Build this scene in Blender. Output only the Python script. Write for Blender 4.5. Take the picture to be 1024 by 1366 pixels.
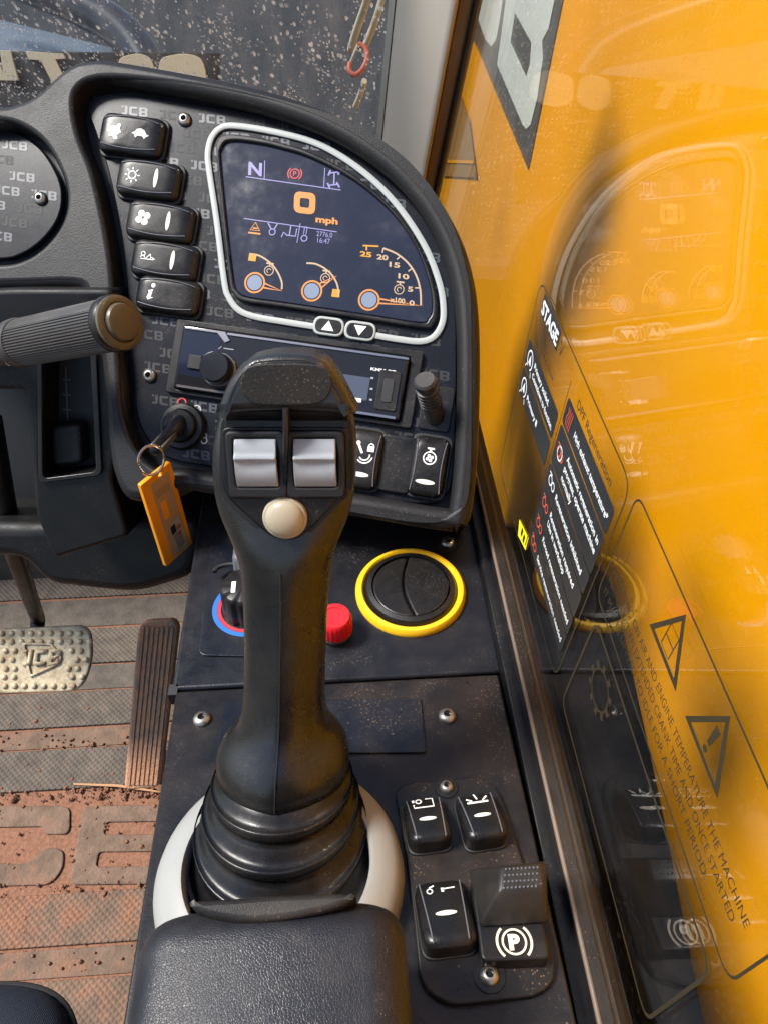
import bpy, bmesh, math, random
from math import radians, sin, cos, pi, sqrt, atan2
from mathutils import Vector, Matrix

random.seed(4)
for o in list(bpy.data.objects): bpy.data.objects.remove(o)
scene = bpy.context.scene
COL = scene.collection

# ------------------------------------------------------------------ camera
H = 1.10                      # camera height above the cab floor
PSI = radians(3.6)            # turned a little to the right, 45 degrees down
C = Vector((0, 0, H))
Z = Vector((0, 0, 1))
R = Vector((cos(PSI), -sin(PSI), 0)); F = Vector((sin(PSI), cos(PSI), 0))
D = (F - Z).normalized(); U = (F + Z).normalized()
FL = 987.0
cam = bpy.data.cameras.new('camera'); cam_o = bpy.data.objects.new('camera', cam); COL.objects.link(cam_o)
cam.sensor_fit = 'VERTICAL'; cam.sensor_height = 36; cam.sensor_width = 27; cam.lens = 36 * FL / 1366
cam.clip_start = 0.01; cam.clip_end = 2000
M = Matrix((R, U, -D)).transposed().to_4x4(); M.translation = C
cam_o.matrix_world = M
scene.camera = cam_o
scene.render.resolution_x, scene.render.resolution_y = 767, 1024

# ------------------------------------------------------------------ sky, sun, exposure
SUN = Vector((-0.56, 0.06, 0.83)).normalized()
world = bpy.data.worlds.new('World'); scene.world = world; world.use_nodes = True
nt = world.node_tree
sky = nt.nodes.new('ShaderNodeTexSky'); sky.sky_type = 'NISHITA'; sky.sun_disc = False
sky.sun_elevation = math.asin(SUN.z); sky.sun_rotation = atan2(SUN.x, SUN.y)
sky.dust_density = 1.0; sky.air_density = 1.0; sky.ozone_density = 1.0
bg = nt.nodes['Background']; bg.inputs[1].default_value = 0.09
nt.links.new(sky.outputs[0], bg.inputs[0])
sl = bpy.data.lights.new('sun', 'SUN'); sl.energy = 2.9; sl.angle = radians(16); sl.color = (1, .965, .91)
sun = bpy.data.objects.new('sun', sl); COL.objects.link(sun)
sun.rotation_euler = SUN.to_track_quat('Z', 'Y').to_euler()
vs = scene.view_settings
vs.view_transform = 'Standard'; vs.look = 'None'; vs.exposure = 1.27; vs.gamma = 1
try:
    cy = scene.cycles
    cy.max_bounces = 6; cy.diffuse_bounces = 3; cy.glossy_bounces = 3; cy.transparent_max_bounces = 12; cy.transmission_bounces = 2
    cy.caustics_reflective = False; cy.caustics_refractive = False
    cy.use_adaptive_sampling = True; cy.adaptive_threshold = .02; cy.use_denoising = True
except Exception: pass

# ------------------------------------------------------------------ helpers: pixels of the photograph -> rays -> real planes
def rayd(x, y): return R * ((x - 512) / FL) + U * ((683 - y) / FL) + D
def P(x, y, t): return C + rayd(x, y) * t
def Q(a, f, u): return C + R * a + F * f + Z * u

class Fr:
    """a real plane in the cab with its own axes"""
    def __init__(s, o, ez, ex):
        s.o = Vector(o); s.ez = Vector(ez).normalized(); ex = Vector(ex)
        s.ex = (ex - s.ez * ex.dot(s.ez)).normalized(); s.ey = s.ez.cross(s.ex)
        s.m = Matrix((s.ex, s.ey, s.ez)).transposed().to_4x4(); s.m.translation = s.o
        s.im = s.m.inverted()
    def px(s, x, y, h=0.0):
        d = rayd(x, y); t = (s.o + s.ez * h - C).dot(s.ez) / d.dot(s.ez)
        p = C + d * t - s.o
        return (p.dot(s.ex), p.dot(s.ey))
    def pxs(s, pts, h=0.0): return [s.px(x, y, h) for x, y in pts]
    def p3(s, x, y, h=0.0):
        a = s.px(x, y, h); return Vector((a[0], a[1], h))
    def loc(s, w): return s.im @ Vector(w)

def dzp(x, y):
    a, b = (x - 512) / FL, (683 - y) / FL
    return P(x, y, 1 / (1.789 + .2196 * a - .0423 * b))
DF = Fr(dzp(395, 500), -(R * .2196 - U * .0423 + D * 1.789), dzp(545, 482) - dzp(250, 441))   # dash fascia
gn = (R + U * .00462 + D * .08505).normalized()
GF = Fr(C + gn * .13373, -gn, (0, -1, 0))                                                      # side glass (x runs rearwards, y up)
ZC = -.436
CF = Fr((0, 0, H + ZC), Z, (1, 0, 0))                                                          # console, front part
CREASE = CF.px(450, 908)[1]
TL = radians(8)
RF = Fr((0, CREASE, H + ZC), (0, sin(TL), cos(TL)), (1, 0, 0))                                 # console, rear part rising to the rear
FF = Fr((0, 0, 0), Z, (1, 0, 0))                                                               # cab floor
BF = Fr((.28, 0, H), (-1, 0, 0), (0, -1, 0))                                                   # boom side

# ------------------------------------------------------------------ helpers: objects
def tag(o, label=None, cat=None, group=None, kind=None):
    if label: o['label'] = label
    if cat: o['category'] = cat
    if group: o['group'] = group
    if kind: o['kind'] = kind
    return o
def empty(name, m, label, cat, group=None):
    o = bpy.data.objects.new(name, None); COL.objects.link(o); o.empty_display_size = .02
    o.matrix_world = m if isinstance(m, Matrix) else Matrix.Translation(Vector(m))
    return tag(o, label, cat, group)
def smooth(me, ang=35):
    me.shade_smooth()
    try: me.set_sharp_from_angle(angle=radians(ang))
    except Exception: pass
def link(name, me, mat, parent=None, m=None, ang=35):
    if mat: me.materials.clear(); me.materials.append(mat)
    smooth(me, ang)
    o = bpy.data.objects.new(name, me); COL.objects.link(o)
    if parent:
        o.parent = parent
        if m is not None: o.matrix_local = m
    elif m is not None: o.matrix_world = m
    return o
def frm(fr, parent):
    """local matrix of a part whose mesh is in frame fr under a thing/part"""
    if parent is None: return fr.m.copy()
    pm = Matrix.Identity(4); p = parent
    chain = []
    while p: chain.append(p); p = p.parent
    for p in reversed(chain): pm = pm @ (p.matrix_world if p.parent is None else p.matrix_local)
    return pm.inverted() @ fr.m

def fillet(pts, r, seg=5):
    n = len(pts); out = []
    for i in range(n):
        p0, p1, p2 = Vector(pts[i - 1]), Vector(pts[i]), Vector(pts[(i + 1) % n])
        rr = r[i] if isinstance(r, (list, tuple)) else r
        a, b = p0 - p1, p2 - p1
        la, lb = a.length, b.length
        if rr <= 0 or la < 1e-9 or lb < 1e-9: out.append(tuple(p1)); continue
        k = min(rr, la * .48, lb * .48)
        A, B = p1 + a * (k / la), p1 + b * (k / lb)
        for j in range(seg + 1):
            t = j / seg
            q = A * (1 - t) ** 2 + p1 * (2 * t * (1 - t)) + B * t * t
            out.append((q.x, q.y))
    return out
def spline(pts, n=6, closed=True):
    out = []; N = len(pts)
    rng = range(N) if closed else range(N - 1)
    for i in rng:
        g = lambda k: Vector(pts[k % N] if closed else pts[max(0, min(N - 1, k))])
        a, b, c, d = g(i - 1), g(i), g(i + 1), g(i + 2)
        for j in range(n):
            t = j / n
            q = .5 * ((2 * b) + (c - a) * t + (2 * a - 5 * b + 4 * c - d) * t * t + (3 * b - a - 3 * c + d) * t ** 3)
            out.append(tuple(q))
    if not closed: out.append(tuple(pts[-1]))
    return out
def rrect(cx, cy, w, h, r, seg=5):
    return fillet([(cx - w / 2, cy - h / 2), (cx + w / 2, cy - h / 2), (cx + w / 2, cy + h / 2), (cx - w / 2, cy + h / 2)], r, seg)
def circ(cx, cy, r, n=32, a0=0, a1=2 * pi, ry=None):
    ry = ry or r
    e = n if abs(a1 - a0 - 2 * pi) < 1e-6 else n + 1
    return [(cx + r * cos(a0 + (a1 - a0) * i / n), cy + ry * sin(a0 + (a1 - a0) * i / n)) for i in range(e)]

def curve_mesh(loops, extrude=0.0, bevel=0.0, res=3):
    cu = bpy.data.curves.new('c', 'CURVE'); cu.dimensions = '2D'; cu.fill_mode = 'BOTH'
    cu.extrude = extrude; cu.bevel_depth = bevel; cu.bevel_resolution = res
    if bevel: cu.offset = -bevel
    for lp in loops:
        s = cu.splines.new('POLY'); s.points.add(len(lp) - 1)
        for q, p in zip(s.points, lp): q.co = (p[0], p[1], 0, 1)
        s.use_cyclic_u = True
    ob = bpy.data.objects.new('c', cu)
    me = bpy.data.meshes.new_from_object(ob)
    bpy.data.objects.remove(ob); bpy.data.curves.remove(cu)
    return me
def plate(name, loops, z0, z1, bevel, mat, parent=None, m=None, res=3, ang=40):
    if not isinstance(loops[0][0], (tuple, list)): loops = [loops]
    bevel = min(bevel, (z1 - z0) / 2 - 1e-5)
    me = curve_mesh(loops, (z1 - z0) / 2 - bevel, bevel, res)
    for v in me.vertices: v.co.z += (z0 + z1) / 2
    return link(name, me, mat, parent, m, ang)

_tc = {}
def text_mesh(s, size, bold=0.0):
    k = (s, bold)
    if k not in _tc:
        cu = bpy.data.curves.new('t', 'FONT'); cu.body = s; cu.size = 1; cu.offset = bold; cu.align_x = 'LEFT'; cu.resolution_u = 3
        ob = bpy.data.objects.new('t', cu)
        me = bpy.data.meshes.new_from_object(ob)
        vs_ = [(v.co.x, v.co.y) for v in me.vertices]; fs = [tuple(p.vertices) for p in me.polygons]
        bpy.data.objects.remove(ob); bpy.data.curves.remove(cu); bpy.data.meshes.remove(me)
        _tc[k] = (vs_, fs)
    return _tc[k]
GLY = {'J': [[(0, 0), (.38, 0), (.52, .14), (.52, 1), (.28, 1), (.28, .24), (0, .24)], [(0, .78), (.18, .78), (.18, 1), (0, 1)]],
       'C': [[(.14, 1), (.74, 1), (.74, .76), (.28, .76), (.24, .7), (.24, .3), (.28, .24), (.74, .24), (.74, 0), (.14, 0), (0, .14), (0, .86)]],
       'B': [[(0, 0), (.62, 0), (.76, .12), (.76, .42), (.68, .5), (.76, .58), (.76, .88), (.62, 1), (0, 1)], [(.24, .2), (.52, .2), (.52, .4), (.24, .4)], [(.24, .6), (.52, .6), (.52, .8), (.24, .8)]]}
def logo_mesh():
    if 'logo' not in _tc:
        V, Fc = [], []; x = 0
        for ch, adv in (('J', .66), ('C', .9), ('B', .8)):
            me = curve_mesh([[(x + a, b) for a, b in lp] for lp in GLY[ch]])
            k = len(V); V += [(v.co.x, v.co.y) for v in me.vertices]; Fc += [tuple(k + i for i in p.vertices) for p in me.polygons]
            bpy.data.meshes.remove(me); x += adv
        _tc['logo'] = (V, Fc)
    return _tc['logo']

class Flat:
    """flat print on a plane: polygons, lines, arcs, lettering"""
    def __init__(s, h=0.0, sh=0.0): s.v, s.f, s.h, s.sh = [], [], h, sh
    def poly(s, pts):
        k = len(s.v); s.v += [(p[0], p[1], s.h) for p in pts]; s.f.append(tuple(range(k, k + len(pts)))); return s
    def rect(s, cx, cy, w, h, r=0): return s.poly(rrect(cx, cy, w, h, r) if r else [(cx - w / 2, cy - h / 2), (cx + w / 2, cy - h / 2), (cx + w / 2, cy + h / 2), (cx - w / 2, cy + h / 2)])
    def disc(s, cx, cy, r, ry=None, n=24): return s.poly(circ(cx, cy, r, n, ry=ry))
    def ribbon(s, pts, w, closed=False):
        n = len(pts); L, Rr = [], []
        for i in range(n):
            a = Vector(pts[i - 1] if (i or closed) else pts[0]); b = Vector(pts[(i + 1) % n] if (i < n - 1 or closed) else pts[-1])
            t = (b - a)
            if t.length < 1e-9: t = Vector((1, 0))
            t.normalize(); nn = Vector((-t.y, t.x)) * w / 2; p = Vector(pts[i])
            L.append(p + nn); Rr.append(p - nn)
        k = len(s.v); s.v += [(p.x, p.y, s.h) for p in L] + [(p.x, p.y, s.h) for p in Rr]
        for i in range(n if closed else n - 1):
            j = (i + 1) % n; s.f.append((k + n + i, k + n + j, k + j, k + i))
        return s
    def line(s, a, b, w): return s.ribbon([a, b], w)
    def arc(s, cx, cy, r, a0, a1, w, n=20): return s.ribbon([(cx + r * cos(a0 + (a1 - a0) * i / n), cy + r * sin(a0 + (a1 - a0) * i / n)) for i in range(n + 1)], w)
    def ring(s, cx, cy, r, w, n=28): return s.ribbon(circ(cx, cy, r, n), w, True)
    def stamp(s, vf, mat):
        k = len(s.v)
        for p in vf[0]:
            q = mat @ Vector((p[0], p[1], 0)); s.v.append((q.x, q.y, s.h))
        s.f += [tuple(k + i for i in f) for f in vf[1]]; return s
    def text(s, t, x, y, size, bold=0.0, width=None, align='C', sx=1.0):
        vf = text_mesh(t, 1, bold)
        xs = [p[0] for p in vf[0]]; ys = [p[1] for p in vf[0]]
        w = max(xs) - min(xs); k = size / .72
        kx = k * sx if width is None else width / w
        x0 = x - (w * kx / 2 if align == 'C' else 0) - min(xs) * kx
        shm = Matrix.Identity(4); shm[0][1] = s.sh
        return s.stamp(vf, Matrix.Translation((x0 - s.sh * size / 2, y - size / 2, 0)) @ shm @ Matrix.Diagonal((kx, k, 1, 1)))
    def logo(s, x, y, hgt, sx=1.0, shear=0.0):
        sh = Matrix.Identity(4); sh[0][1] = shear
        return s.stamp(logo_mesh(), Matrix.Translation((x - 2.32 * hgt * sx / 2, y - hgt / 2, 0)) @ Matrix.Diagonal((hgt * sx, hgt, 1, 1)) @ sh)
    def build(s, name, mat, parent=None, m=None):
        me = bpy.data.meshes.new(name); me.from_pydata(s.v, [], s.f); me.update()
        return link(name, me, mat, parent, m)

class MB:
    def __init__(s): s.v, s.f = [], []
    def add(s, vs_, fs):
        k = len(s.v); s.v += [tuple(p) for p in vs_]; s.f += [tuple(k + i for i in f) for f in fs]; return s
    def loops(s, Ls, cap0=True, cap1=True, closed=True):
        n = len(Ls[0]); k = len(s.v)
        for L in Ls: s.v += [tuple(p) for p in L]
        for a in range(len(Ls) - 1):
            for i in range(n if closed else n - 1):
                j = (i + 1) % n; s.f.append((k + a * n + i, k + a * n + j, k + (a + 1) * n + j, k + (a + 1) * n + i))
        if cap0: s.f.append(tuple(k + i for i in reversed(range(n))))
        if cap1: s.f.append(tuple(k + (len(Ls) - 1) * n + i for i in range(n)))
        return s
    def lathe(s, prof, n=32, c=(0, 0, 0), axis=None, ex=None):
        c = Vector(c); ez = Vector(axis or (0, 0, 1)).normalized()
        e = Vector(ex) if ex else (Vector((1, 0, 0)) if abs(ez.x) < .9 else Vector((0, 1, 0)))
        ex_ = (e - ez * e.dot(ez)).normalized(); ey_ = ez.cross(ex_)
        Ls = [[c + ez * z + (ex_ * cos(2 * pi * i / n) + ey_ * sin(2 * pi * i / n)) * max(r, 1e-5) for i in range(n)] for r, z in prof]
        return s.loops(Ls)
    def tube(s, pts, rad, n=10, closed=False):
        pts = [Vector(p) for p in pts]; N = len(pts); Ls = []
        ref = None
        for i, p in enumerate(pts):
            a = pts[i - 1] if (i or closed) else pts[0]; b = pts[(i + 1) % N] if (i < N - 1 or closed) else pts[-1]
            t = (b - a).normalized()
            if ref is None: ref = t.orthogonal().normalized()
            ref = (ref - t * ref.dot(t)).normalized(); bi = t.cross(ref)
            r = rad[i] if isinstance(rad, (list, tuple)) else rad
            Ls.append([p + (ref * cos(2 * pi * k / n) + bi * sin(2 * pi * k / n)) * r for k in range(n)])
        if closed: Ls.append(Ls[0]); return s.loops(Ls, False, False)
        return s.loops(Ls)
    def box(s, c, sx, sy, sz, ax=None):
        c = Vector(c); ax = ax or (Vector((1, 0, 0)), Vector((0, 1, 0)), Vector((0, 0, 1)))
        vs_ = [c + ax[0] * (sx / 2 * i) + ax[1] * (sy / 2 * j) + ax[2] * (sz / 2 * k) for i in (-1, 1) for j in (-1, 1) for k in (-1, 1)]
        return s.add(vs_, [(0, 1, 3, 2), (4, 6, 7, 5), (0, 4, 5, 1), (2, 3, 7, 6), (0, 2, 6, 4), (1, 5, 7, 3)])
    def mesh(s, name='m'):
        me = bpy.data.meshes.new(name); me.from_pydata(s.v, [], s.f); me.update()
        bm = bmesh.new(); bm.from_mesh(me); bmesh.ops.recalc_face_normals(bm, faces=bm.faces); bm.to_mesh(me); bm.free()
        return me
    def build(s, name, mat, parent=None, m=None, ang=40): return link(name, s.mesh(name), mat, parent, m, ang)

def pillow(name, cx, cy, w, h, rc, z0, fn, mat, parent=None, m=None, edge=.0025, rings=(.25, .5, .7, .85), ang=50):
    """soft cap: rounded rectangle outline, top height from fn(x,y) with x,y in -1..1"""
    mb = MB(); Ls = []
    lp = rrect(0, 0, w, h, rc, 6)
    def L(s, dz):
        return [(cx + x * s, cy + y * s, fn(2 * x * s / w, 2 * y * s / h) + dz) for x, y in lp]
    inset = 1 - 2 * edge / min(w, h)
    for k in (0.02,) + tuple(rings): Ls.append(L(k * inset, 0))
    for j in range(5):
        a = j / 4 * pi / 2
        Ls.append(L(inset + (1 - inset) * sin(a), -edge * (1 - cos(a))))
    Ls.append([(cx + x, cy + y, z0) for x, y in lp])
    mb.loops(Ls)
    return mb.build(name, mat, parent, m, ang)

# ------------------------------------------------------------------ materials
def lin(c): return tuple((x / 12.92 if x <= .04045 else ((x + .055) / 1.055) ** 2.4) for x in (v / 255 for v in c))
class NT:
    def __init__(s, name):
        s.m = bpy.data.materials.new(name); s.m.use_nodes = True; s.t = s.m.node_tree
        s.b = s.t.nodes['Principled BSDF']; s.out = s.t.nodes['Material Output']
        s.co = s.n('ShaderNodeTexCoord').outputs['Object']
    def n(s, t, **k):
        nd = s.t.nodes.new(t)
        for a, b in k.items(): setattr(nd, a, b)
        return nd
    def l(s, a, b): s.t.links.new(a, b); return b
    def noise(s, scale, detail=2, rough=.5, co=None, dist=0):
        n = s.n('ShaderNodeTexNoise'); n.inputs['Scale'].default_value = scale; n.inputs['Detail'].default_value = detail
        n.inputs['Roughness'].default_value = rough; n.inputs['Distortion'].default_value = dist; s.l(co or s.co, n.inputs['Vector']); return n.outputs[0]
    def vor(s, scale, feature='F1', out='Distance', co=None):
        n = s.n('ShaderNodeTexVoronoi', feature=feature); n.inputs['Scale'].default_value = scale; s.l(co or s.co, n.inputs['Vector']); return n.outputs[out]
    def ramp(s, x, a, b, v0=0., v1=1.):
        n = s.n('ShaderNodeMapRange'); n.inputs[1].default_value = a; n.inputs[2].default_value = b; n.inputs[3].default_value = v0; n.inputs[4].default_value = v1
        s.l(x, n.inputs[0]); return n.outputs[0]
    def math(s, op, a, b=None):
        n = s.n('ShaderNodeMath', operation=op)
        for i, q in enumerate((a, b)):
            if q is None: continue
            if hasattr(q, 'links'): s.l(q, n.inputs[i])
            else: n.inputs[i].default_value = q
        return n.outputs[0]
    def mix(s, f, a, b):
        n = s.n('ShaderNodeMix', data_type='RGBA')
        for i, q in ((0, f), (6, a), (7, b)):
            if hasattr(q, 'links'): s.l(q, n.inputs[i])
            else: n.inputs[i].default_value = q if i == 0 else (*q, 1)
        return n.outputs[2]
    def col(s, c):
        if hasattr(c, 'links'): s.l(c, s.b.inputs['Base Color'])
        else: s.b.inputs['Base Color'].default_value = (*c, 1)
        return s
    def set(s, **k):
        for a, v in k.items():
            i = s.b.inputs[a.replace('_', ' ')]
            if hasattr(v, 'links'): s.l(v, i)
            else: i.default_value = v
        return s
    def bump(s, hgt, strength, dist=.001):
        n = s.n('ShaderNodeBump'); n.inputs['Strength'].default_value = strength; n.inputs['Distance'].default_value = dist
        s.l(hgt, n.inputs['Height']); s.l(n.outputs[0], s.b.inputs['Normal']); return s
def simple(name, c, rough=.5, metal=0, spec=.5):
    n = NT(name); n.col(c).set(Roughness=rough, Metallic=metal); n.b.inputs['Specular IOR Level'].default_value = spec
    return n.m
def plastic(name, c, rough=.45, dust=.35, grain=.25, gscale=1500, dustc=(.30, .22, .15), spec=.32, film=.12, var=1.0):
    """moulded plastic with fine grain, dust specks and an uneven dusty film"""
    if max(c) < .03: c = tuple(v * .68 for v in c)
    n = NT(name)
    sp = n.ramp(n.vor(520), .27, .12)                                   # specks
    keep = n.ramp(n.noise(16, 4, .7), .50, .66)
    sp = n.math('MULTIPLY', sp, keep)
    sp2 = n.math('MULTIPLY', n.ramp(n.vor(190), .13, .06), n.ramp(n.noise(12, 3), .52, .62))
    f1 = n.ramp(n.noise(18, 4, .65), .42, .75)
    a = n.mix(n.math('MULTIPLY', f1, film * .65), c, dustc)
    a = n.mix(n.math('MULTIPLY', n.math('MAXIMUM', sp, sp2), dust), a, dustc)
    n.col(a)
    n.set(Roughness=n.math('ADD', n.ramp(n.noise(32, 5, .7), .32, .68, rough - .11 * var, rough + .17 * var), n.math('MULTIPLY', sp, .2)))
    n.b.inputs['Specular IOR Level'].default_value = spec
    if grain: n.bump(n.noise(gscale, 2), grain, .0004)
    return n.m
def emis(name, c, s):
    n = NT(name); n.col((.01, .01, .01)).set(Roughness=.3); n.b.inputs['Emission Color'].default_value = (*c, 1); n.b.inputs['Emission Strength'].default_value = s
    return n.m

m_shell = plastic('shell_plastic', (.017, .017, .018), .44, .3, .5, 1100, film=.02, var=.3, spec=.22)
m_fascia = plastic('fascia_plastic', (.012, .0135, .019), .27, .3, .12, film=.03, var=.25, spec=.2)
m_print_l = simple('print_light', (.034, .038, .050), .38)
m_print_d = simple('print_dark', (.0025, .003, .004), .6)
m_black = plastic('black_plastic', (.008, .008, .009), .34, .3, .2, film=.05)
m_cowl = plastic('shaded_cowl_plastic', (.0045, .0045, .005), .48, .3, .3, film=.02, spec=.3)  # black plastic made darker still: shade under the dash put into the colour
m_deep = simple('dark_trim', (.006, .006, .007), .6)
m_rocker = plastic('rocker_plastic', (.011, .011, .0115), .30, .25, .15, film=.06)
m_console = plastic('console_plastic', (.009, .0105, .015), .34, .45, .3, 900, film=.05)
m_console_r = plastic('console_rear_plastic', (.010, .0105, .013), .36, .55, .3, 900, dustc=(.26, .17, .11), film=.13)
m_console2 = plastic('console_inset_plastic', (.010, .0125, .020), .28, .45, .3, 900, film=.07)
m_plate = plastic('switch_plate_plastic', (.011, .011, .0115), .36, 1.0, .2, dustc=(.30, .18, .11), film=.14)
m_grip = plastic('grip_rubber', (.011, .011, .0115), .27, .16, .3, 1400, spec=.55, film=.07, dustc=(.30, .25, .19))
m_boot = plastic('boot_rubber', (.009, .009, .010), .30, .4, .1, film=.09, dustc=(.33, .24, .16))
m_white = simple('white_print', (.80, .80, .78), .5)
m_cream_p = simple('cream_print', (.75, .66, .50), .5)
m_red_p = simple('red_print', (.55, .03, .025), .5)
m_screw = plastic('screw_steel', (.33, .31, .28), .34, .4, 0, film=.5, spec=.8); m_screw.node_tree.nodes['Principled BSDF'].inputs['Metallic'].default_value = .9
m_chrome = simple('chrome', (.42, .38, .37), .22, 1)
m_ringgrey = simple('display_outline', (.34, .365, .35), .45)
m_orange_pl = plastic('orange_plastic', (.80, .30, .012), .4, .2, .1, film=.04)
m_yellow = plastic('yellow_ring', (.86, .50, .015), .38, .1, .05, film=.03)
m_red = plastic('red_plastic', (.70, .012, .022), .36, .1, .1, film=.03)
m_grey_pl = plastic('grey_plastic', (.10, .105, .12), .4, .3, .1)
m_roller = plastic('roller_grey', (.30, .325, .35), .30, .25, .05, dustc=(.28, .22, .15), film=.25)
m_button = plastic('button_pearl', (.38, .335, .24), .25, .15, 0, film=.2)
m_collar = plastic('collar_cream', (.285, .285, .268), .38, .45, .15, 1300, film=.2, dustc=(.34, .29, .22))
m_stalk = plastic('stalk_plastic', (.040, .040, .038), .38, .2, .1, film=.1)
m_stalk_end = plastic('stalk_button', (.095, .080, .050), .32, .2, .05, film=.1)
m_pillar = plastic('pillar_trim', (.47, .415, .345), .6, .1, .3, 900, film=.1)
m_seal = plastic('rubber_seal', (.012, .010, .009), .5, .5, .2, film=.08)
m_chassis = plastic('chassis_steel', (.035, .033, .030), .6, .4, .3, film=.3)

def mk_leather():
    n = NT('armrest_leather'); n.b.inputs['Specular IOR Level'].default_value = .42
    w = n.n('ShaderNodeMapping'); w.inputs['Scale'].default_value = (1, 1.25, 1); n.l(n.co, w.inputs[0])
    e = n.vor(980, 'DISTANCE_TO_EDGE', 'Distance', w.outputs[0])
    h = n.math('ADD', n.ramp(e, 0, .18), n.math('MULTIPLY', n.noise(2500, 2), .25))
    worn = n.ramp(n.noise(22, 4, .7), .45, .7)
    c = n.mix(n.math('MULTIPLY', worn, .16), (.0065, .008, .0125), (.13, .11, .09))
    n.col(c).set(Roughness=n.ramp(n.noise(30, 3), .3, .7, .36, .48)).bump(h, .22, .0006); return n.m
m_leather = mk_leather()
def mk_fabric():
    n = NT('seat_fabric'); w = n.n('ShaderNodeTexWave'); w.inputs['Scale'].default_value = 260; w.inputs['Distortion'].default_value = 3; n.l(n.co, w.inputs[0])
    n.col((.010, .014, .026)).set(Roughness=.85).bump(n.math('ADD', w.outputs[1], n.noise(900, 2)), .6, .001); return n.m
m_fabric = mk_fabric()
def mk_mat(name, dirt, hatch, b0=(.115, .072, .047), b1=(.19, .12, .08)):
    n = NT(name)
    big = n.noise(9, 5, .62); mid = n.noise(40, 4, .65); fine = n.noise(240, 3, .6)
    f = n.math('ADD', n.math('MULTIPLY', big, .62), n.math('MULTIPLY', mid, .38))
    f = n.ramp(f, .60 - dirt, .72 - dirt)
    dirtc = n.mix(n.ramp(fine, .3, .7), (.15, .066, .035), (.27, .122, .068))
    base = n.mix(n.ramp(mid, .35, .65), b0, b1)
    n.col(n.mix(f, base, dirtc)); n.set(Roughness=.85)
    h = n.math('ADD', n.math('MULTIPLY', fine, .5), mid)
    if hatch:
        mp = n.n('ShaderNodeMapping'); mp.inputs['Rotation'].default_value = (0, 0, radians(45)); n.l(n.co, mp.inputs[0])
        ck = n.n('ShaderNodeSeparateXYZ'); n.l(mp.outputs[0], ck.inputs[0])
        sx = n.math('ABSOLUTE', n.math('SINE', n.math('MULTIPLY', ck.outputs[0], pi / .0066)))
        sy = n.math('ABSOLUTE', n.math('SINE', n.math('MULTIPLY', ck.outputs[1], pi / .0066)))
        dot = n.math('MULTIPLY', sx, sy)
        h = n.math('ADD', n.math('MULTIPLY', h, .4), n.math('MULTIPLY', dot, 1.6))
        n.bump(h, .36, .003)
    else: n.bump(h, .7, .004)
    return n.m
m_mat_dirt = mk_mat('mat_dirt', .30, False)
m_mat_smooth = mk_mat('mat_smooth', .10, False)
m_mat_hatch = mk_mat('mat_hatched', -.02, True, (.075, .060, .047), (.125, .098, .075))  # greyer with less dirt, and base darkened for shade towards the bulkhead
m_mat_far = mk_mat('mat_plain_far', -.10, False, (.07, .058, .046), (.12, .096, .076))  # far plain bands: less dirt, bulkhead shade mixed into the base colour
m_mat_hatch2 = mk_mat('mat_hatched_dirty', .12, True)
m_mat_letter = mk_mat("mat_letter", .05, False)
m_clod = mk_mat('dirt_clod', .4, False)
def mk_pedal():
    n = NT('pedal_metal'); f = n.ramp(n.noise(60, 5, .7), .4, .62)
    n.col(n.mix(f, (.60, .50, .32), (.32, .23, .14))).set(Roughness=n.ramp(f, 0, 1, .38, .7), Metallic=.1).bump(n.noise(300, 3), .4, .001); return n.m
m_pedal = mk_pedal()
def mk_accel():
    n = NT('pedal_rubber'); f = n.ramp(n.noise(28, 5, .7), .36, .58)
    sp_ = n.n('ShaderNodeSeparateXYZ'); n.l(n.co, sp_.inputs[0])
    cake = n.math('MULTIPLY', n.ramp(n.math('ADD', sp_.outputs[1], n.math('MULTIPLY', n.noise(45, 4, .7), .06)), .10, .065), 1.0)
    f = n.math('MAXIMUM', f, cake)
    n.col(n.mix(f, (.27, .19, .13), (.46, .235, .13))).set(Roughness=.8).bump(n.noise(200, 4), .7, .003); return n.m
m_accel = mk_accel()
def mk_paint():
    n = NT('orange_paint')
    f = n.ramp(n.noise(3.0, 4, .6), .35, .75)
    c = n.mix(f, (.94, .385, .001), (.90, .345, .002))
    dirt = n.math('MULTIPLY', n.ramp(n.noise(9, 6, .75), .55, .8), .18)
    n.col(n.mix(dirt, c, (.42, .17, .03))).set(Roughness=n.ramp(f, 0, 1, .28, .42)); n.b.inputs['Specular IOR Level'].default_value = .08
    return n.m
m_paint = mk_paint()
m_decal_grey = plastic('boom_decal_dark', (.085, .080, .070), .4, .2, 0, film=.2)
m_decal_white = plastic('boom_decal_white', (.68, .70, .62), .4, .1, 0, film=.1)
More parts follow.
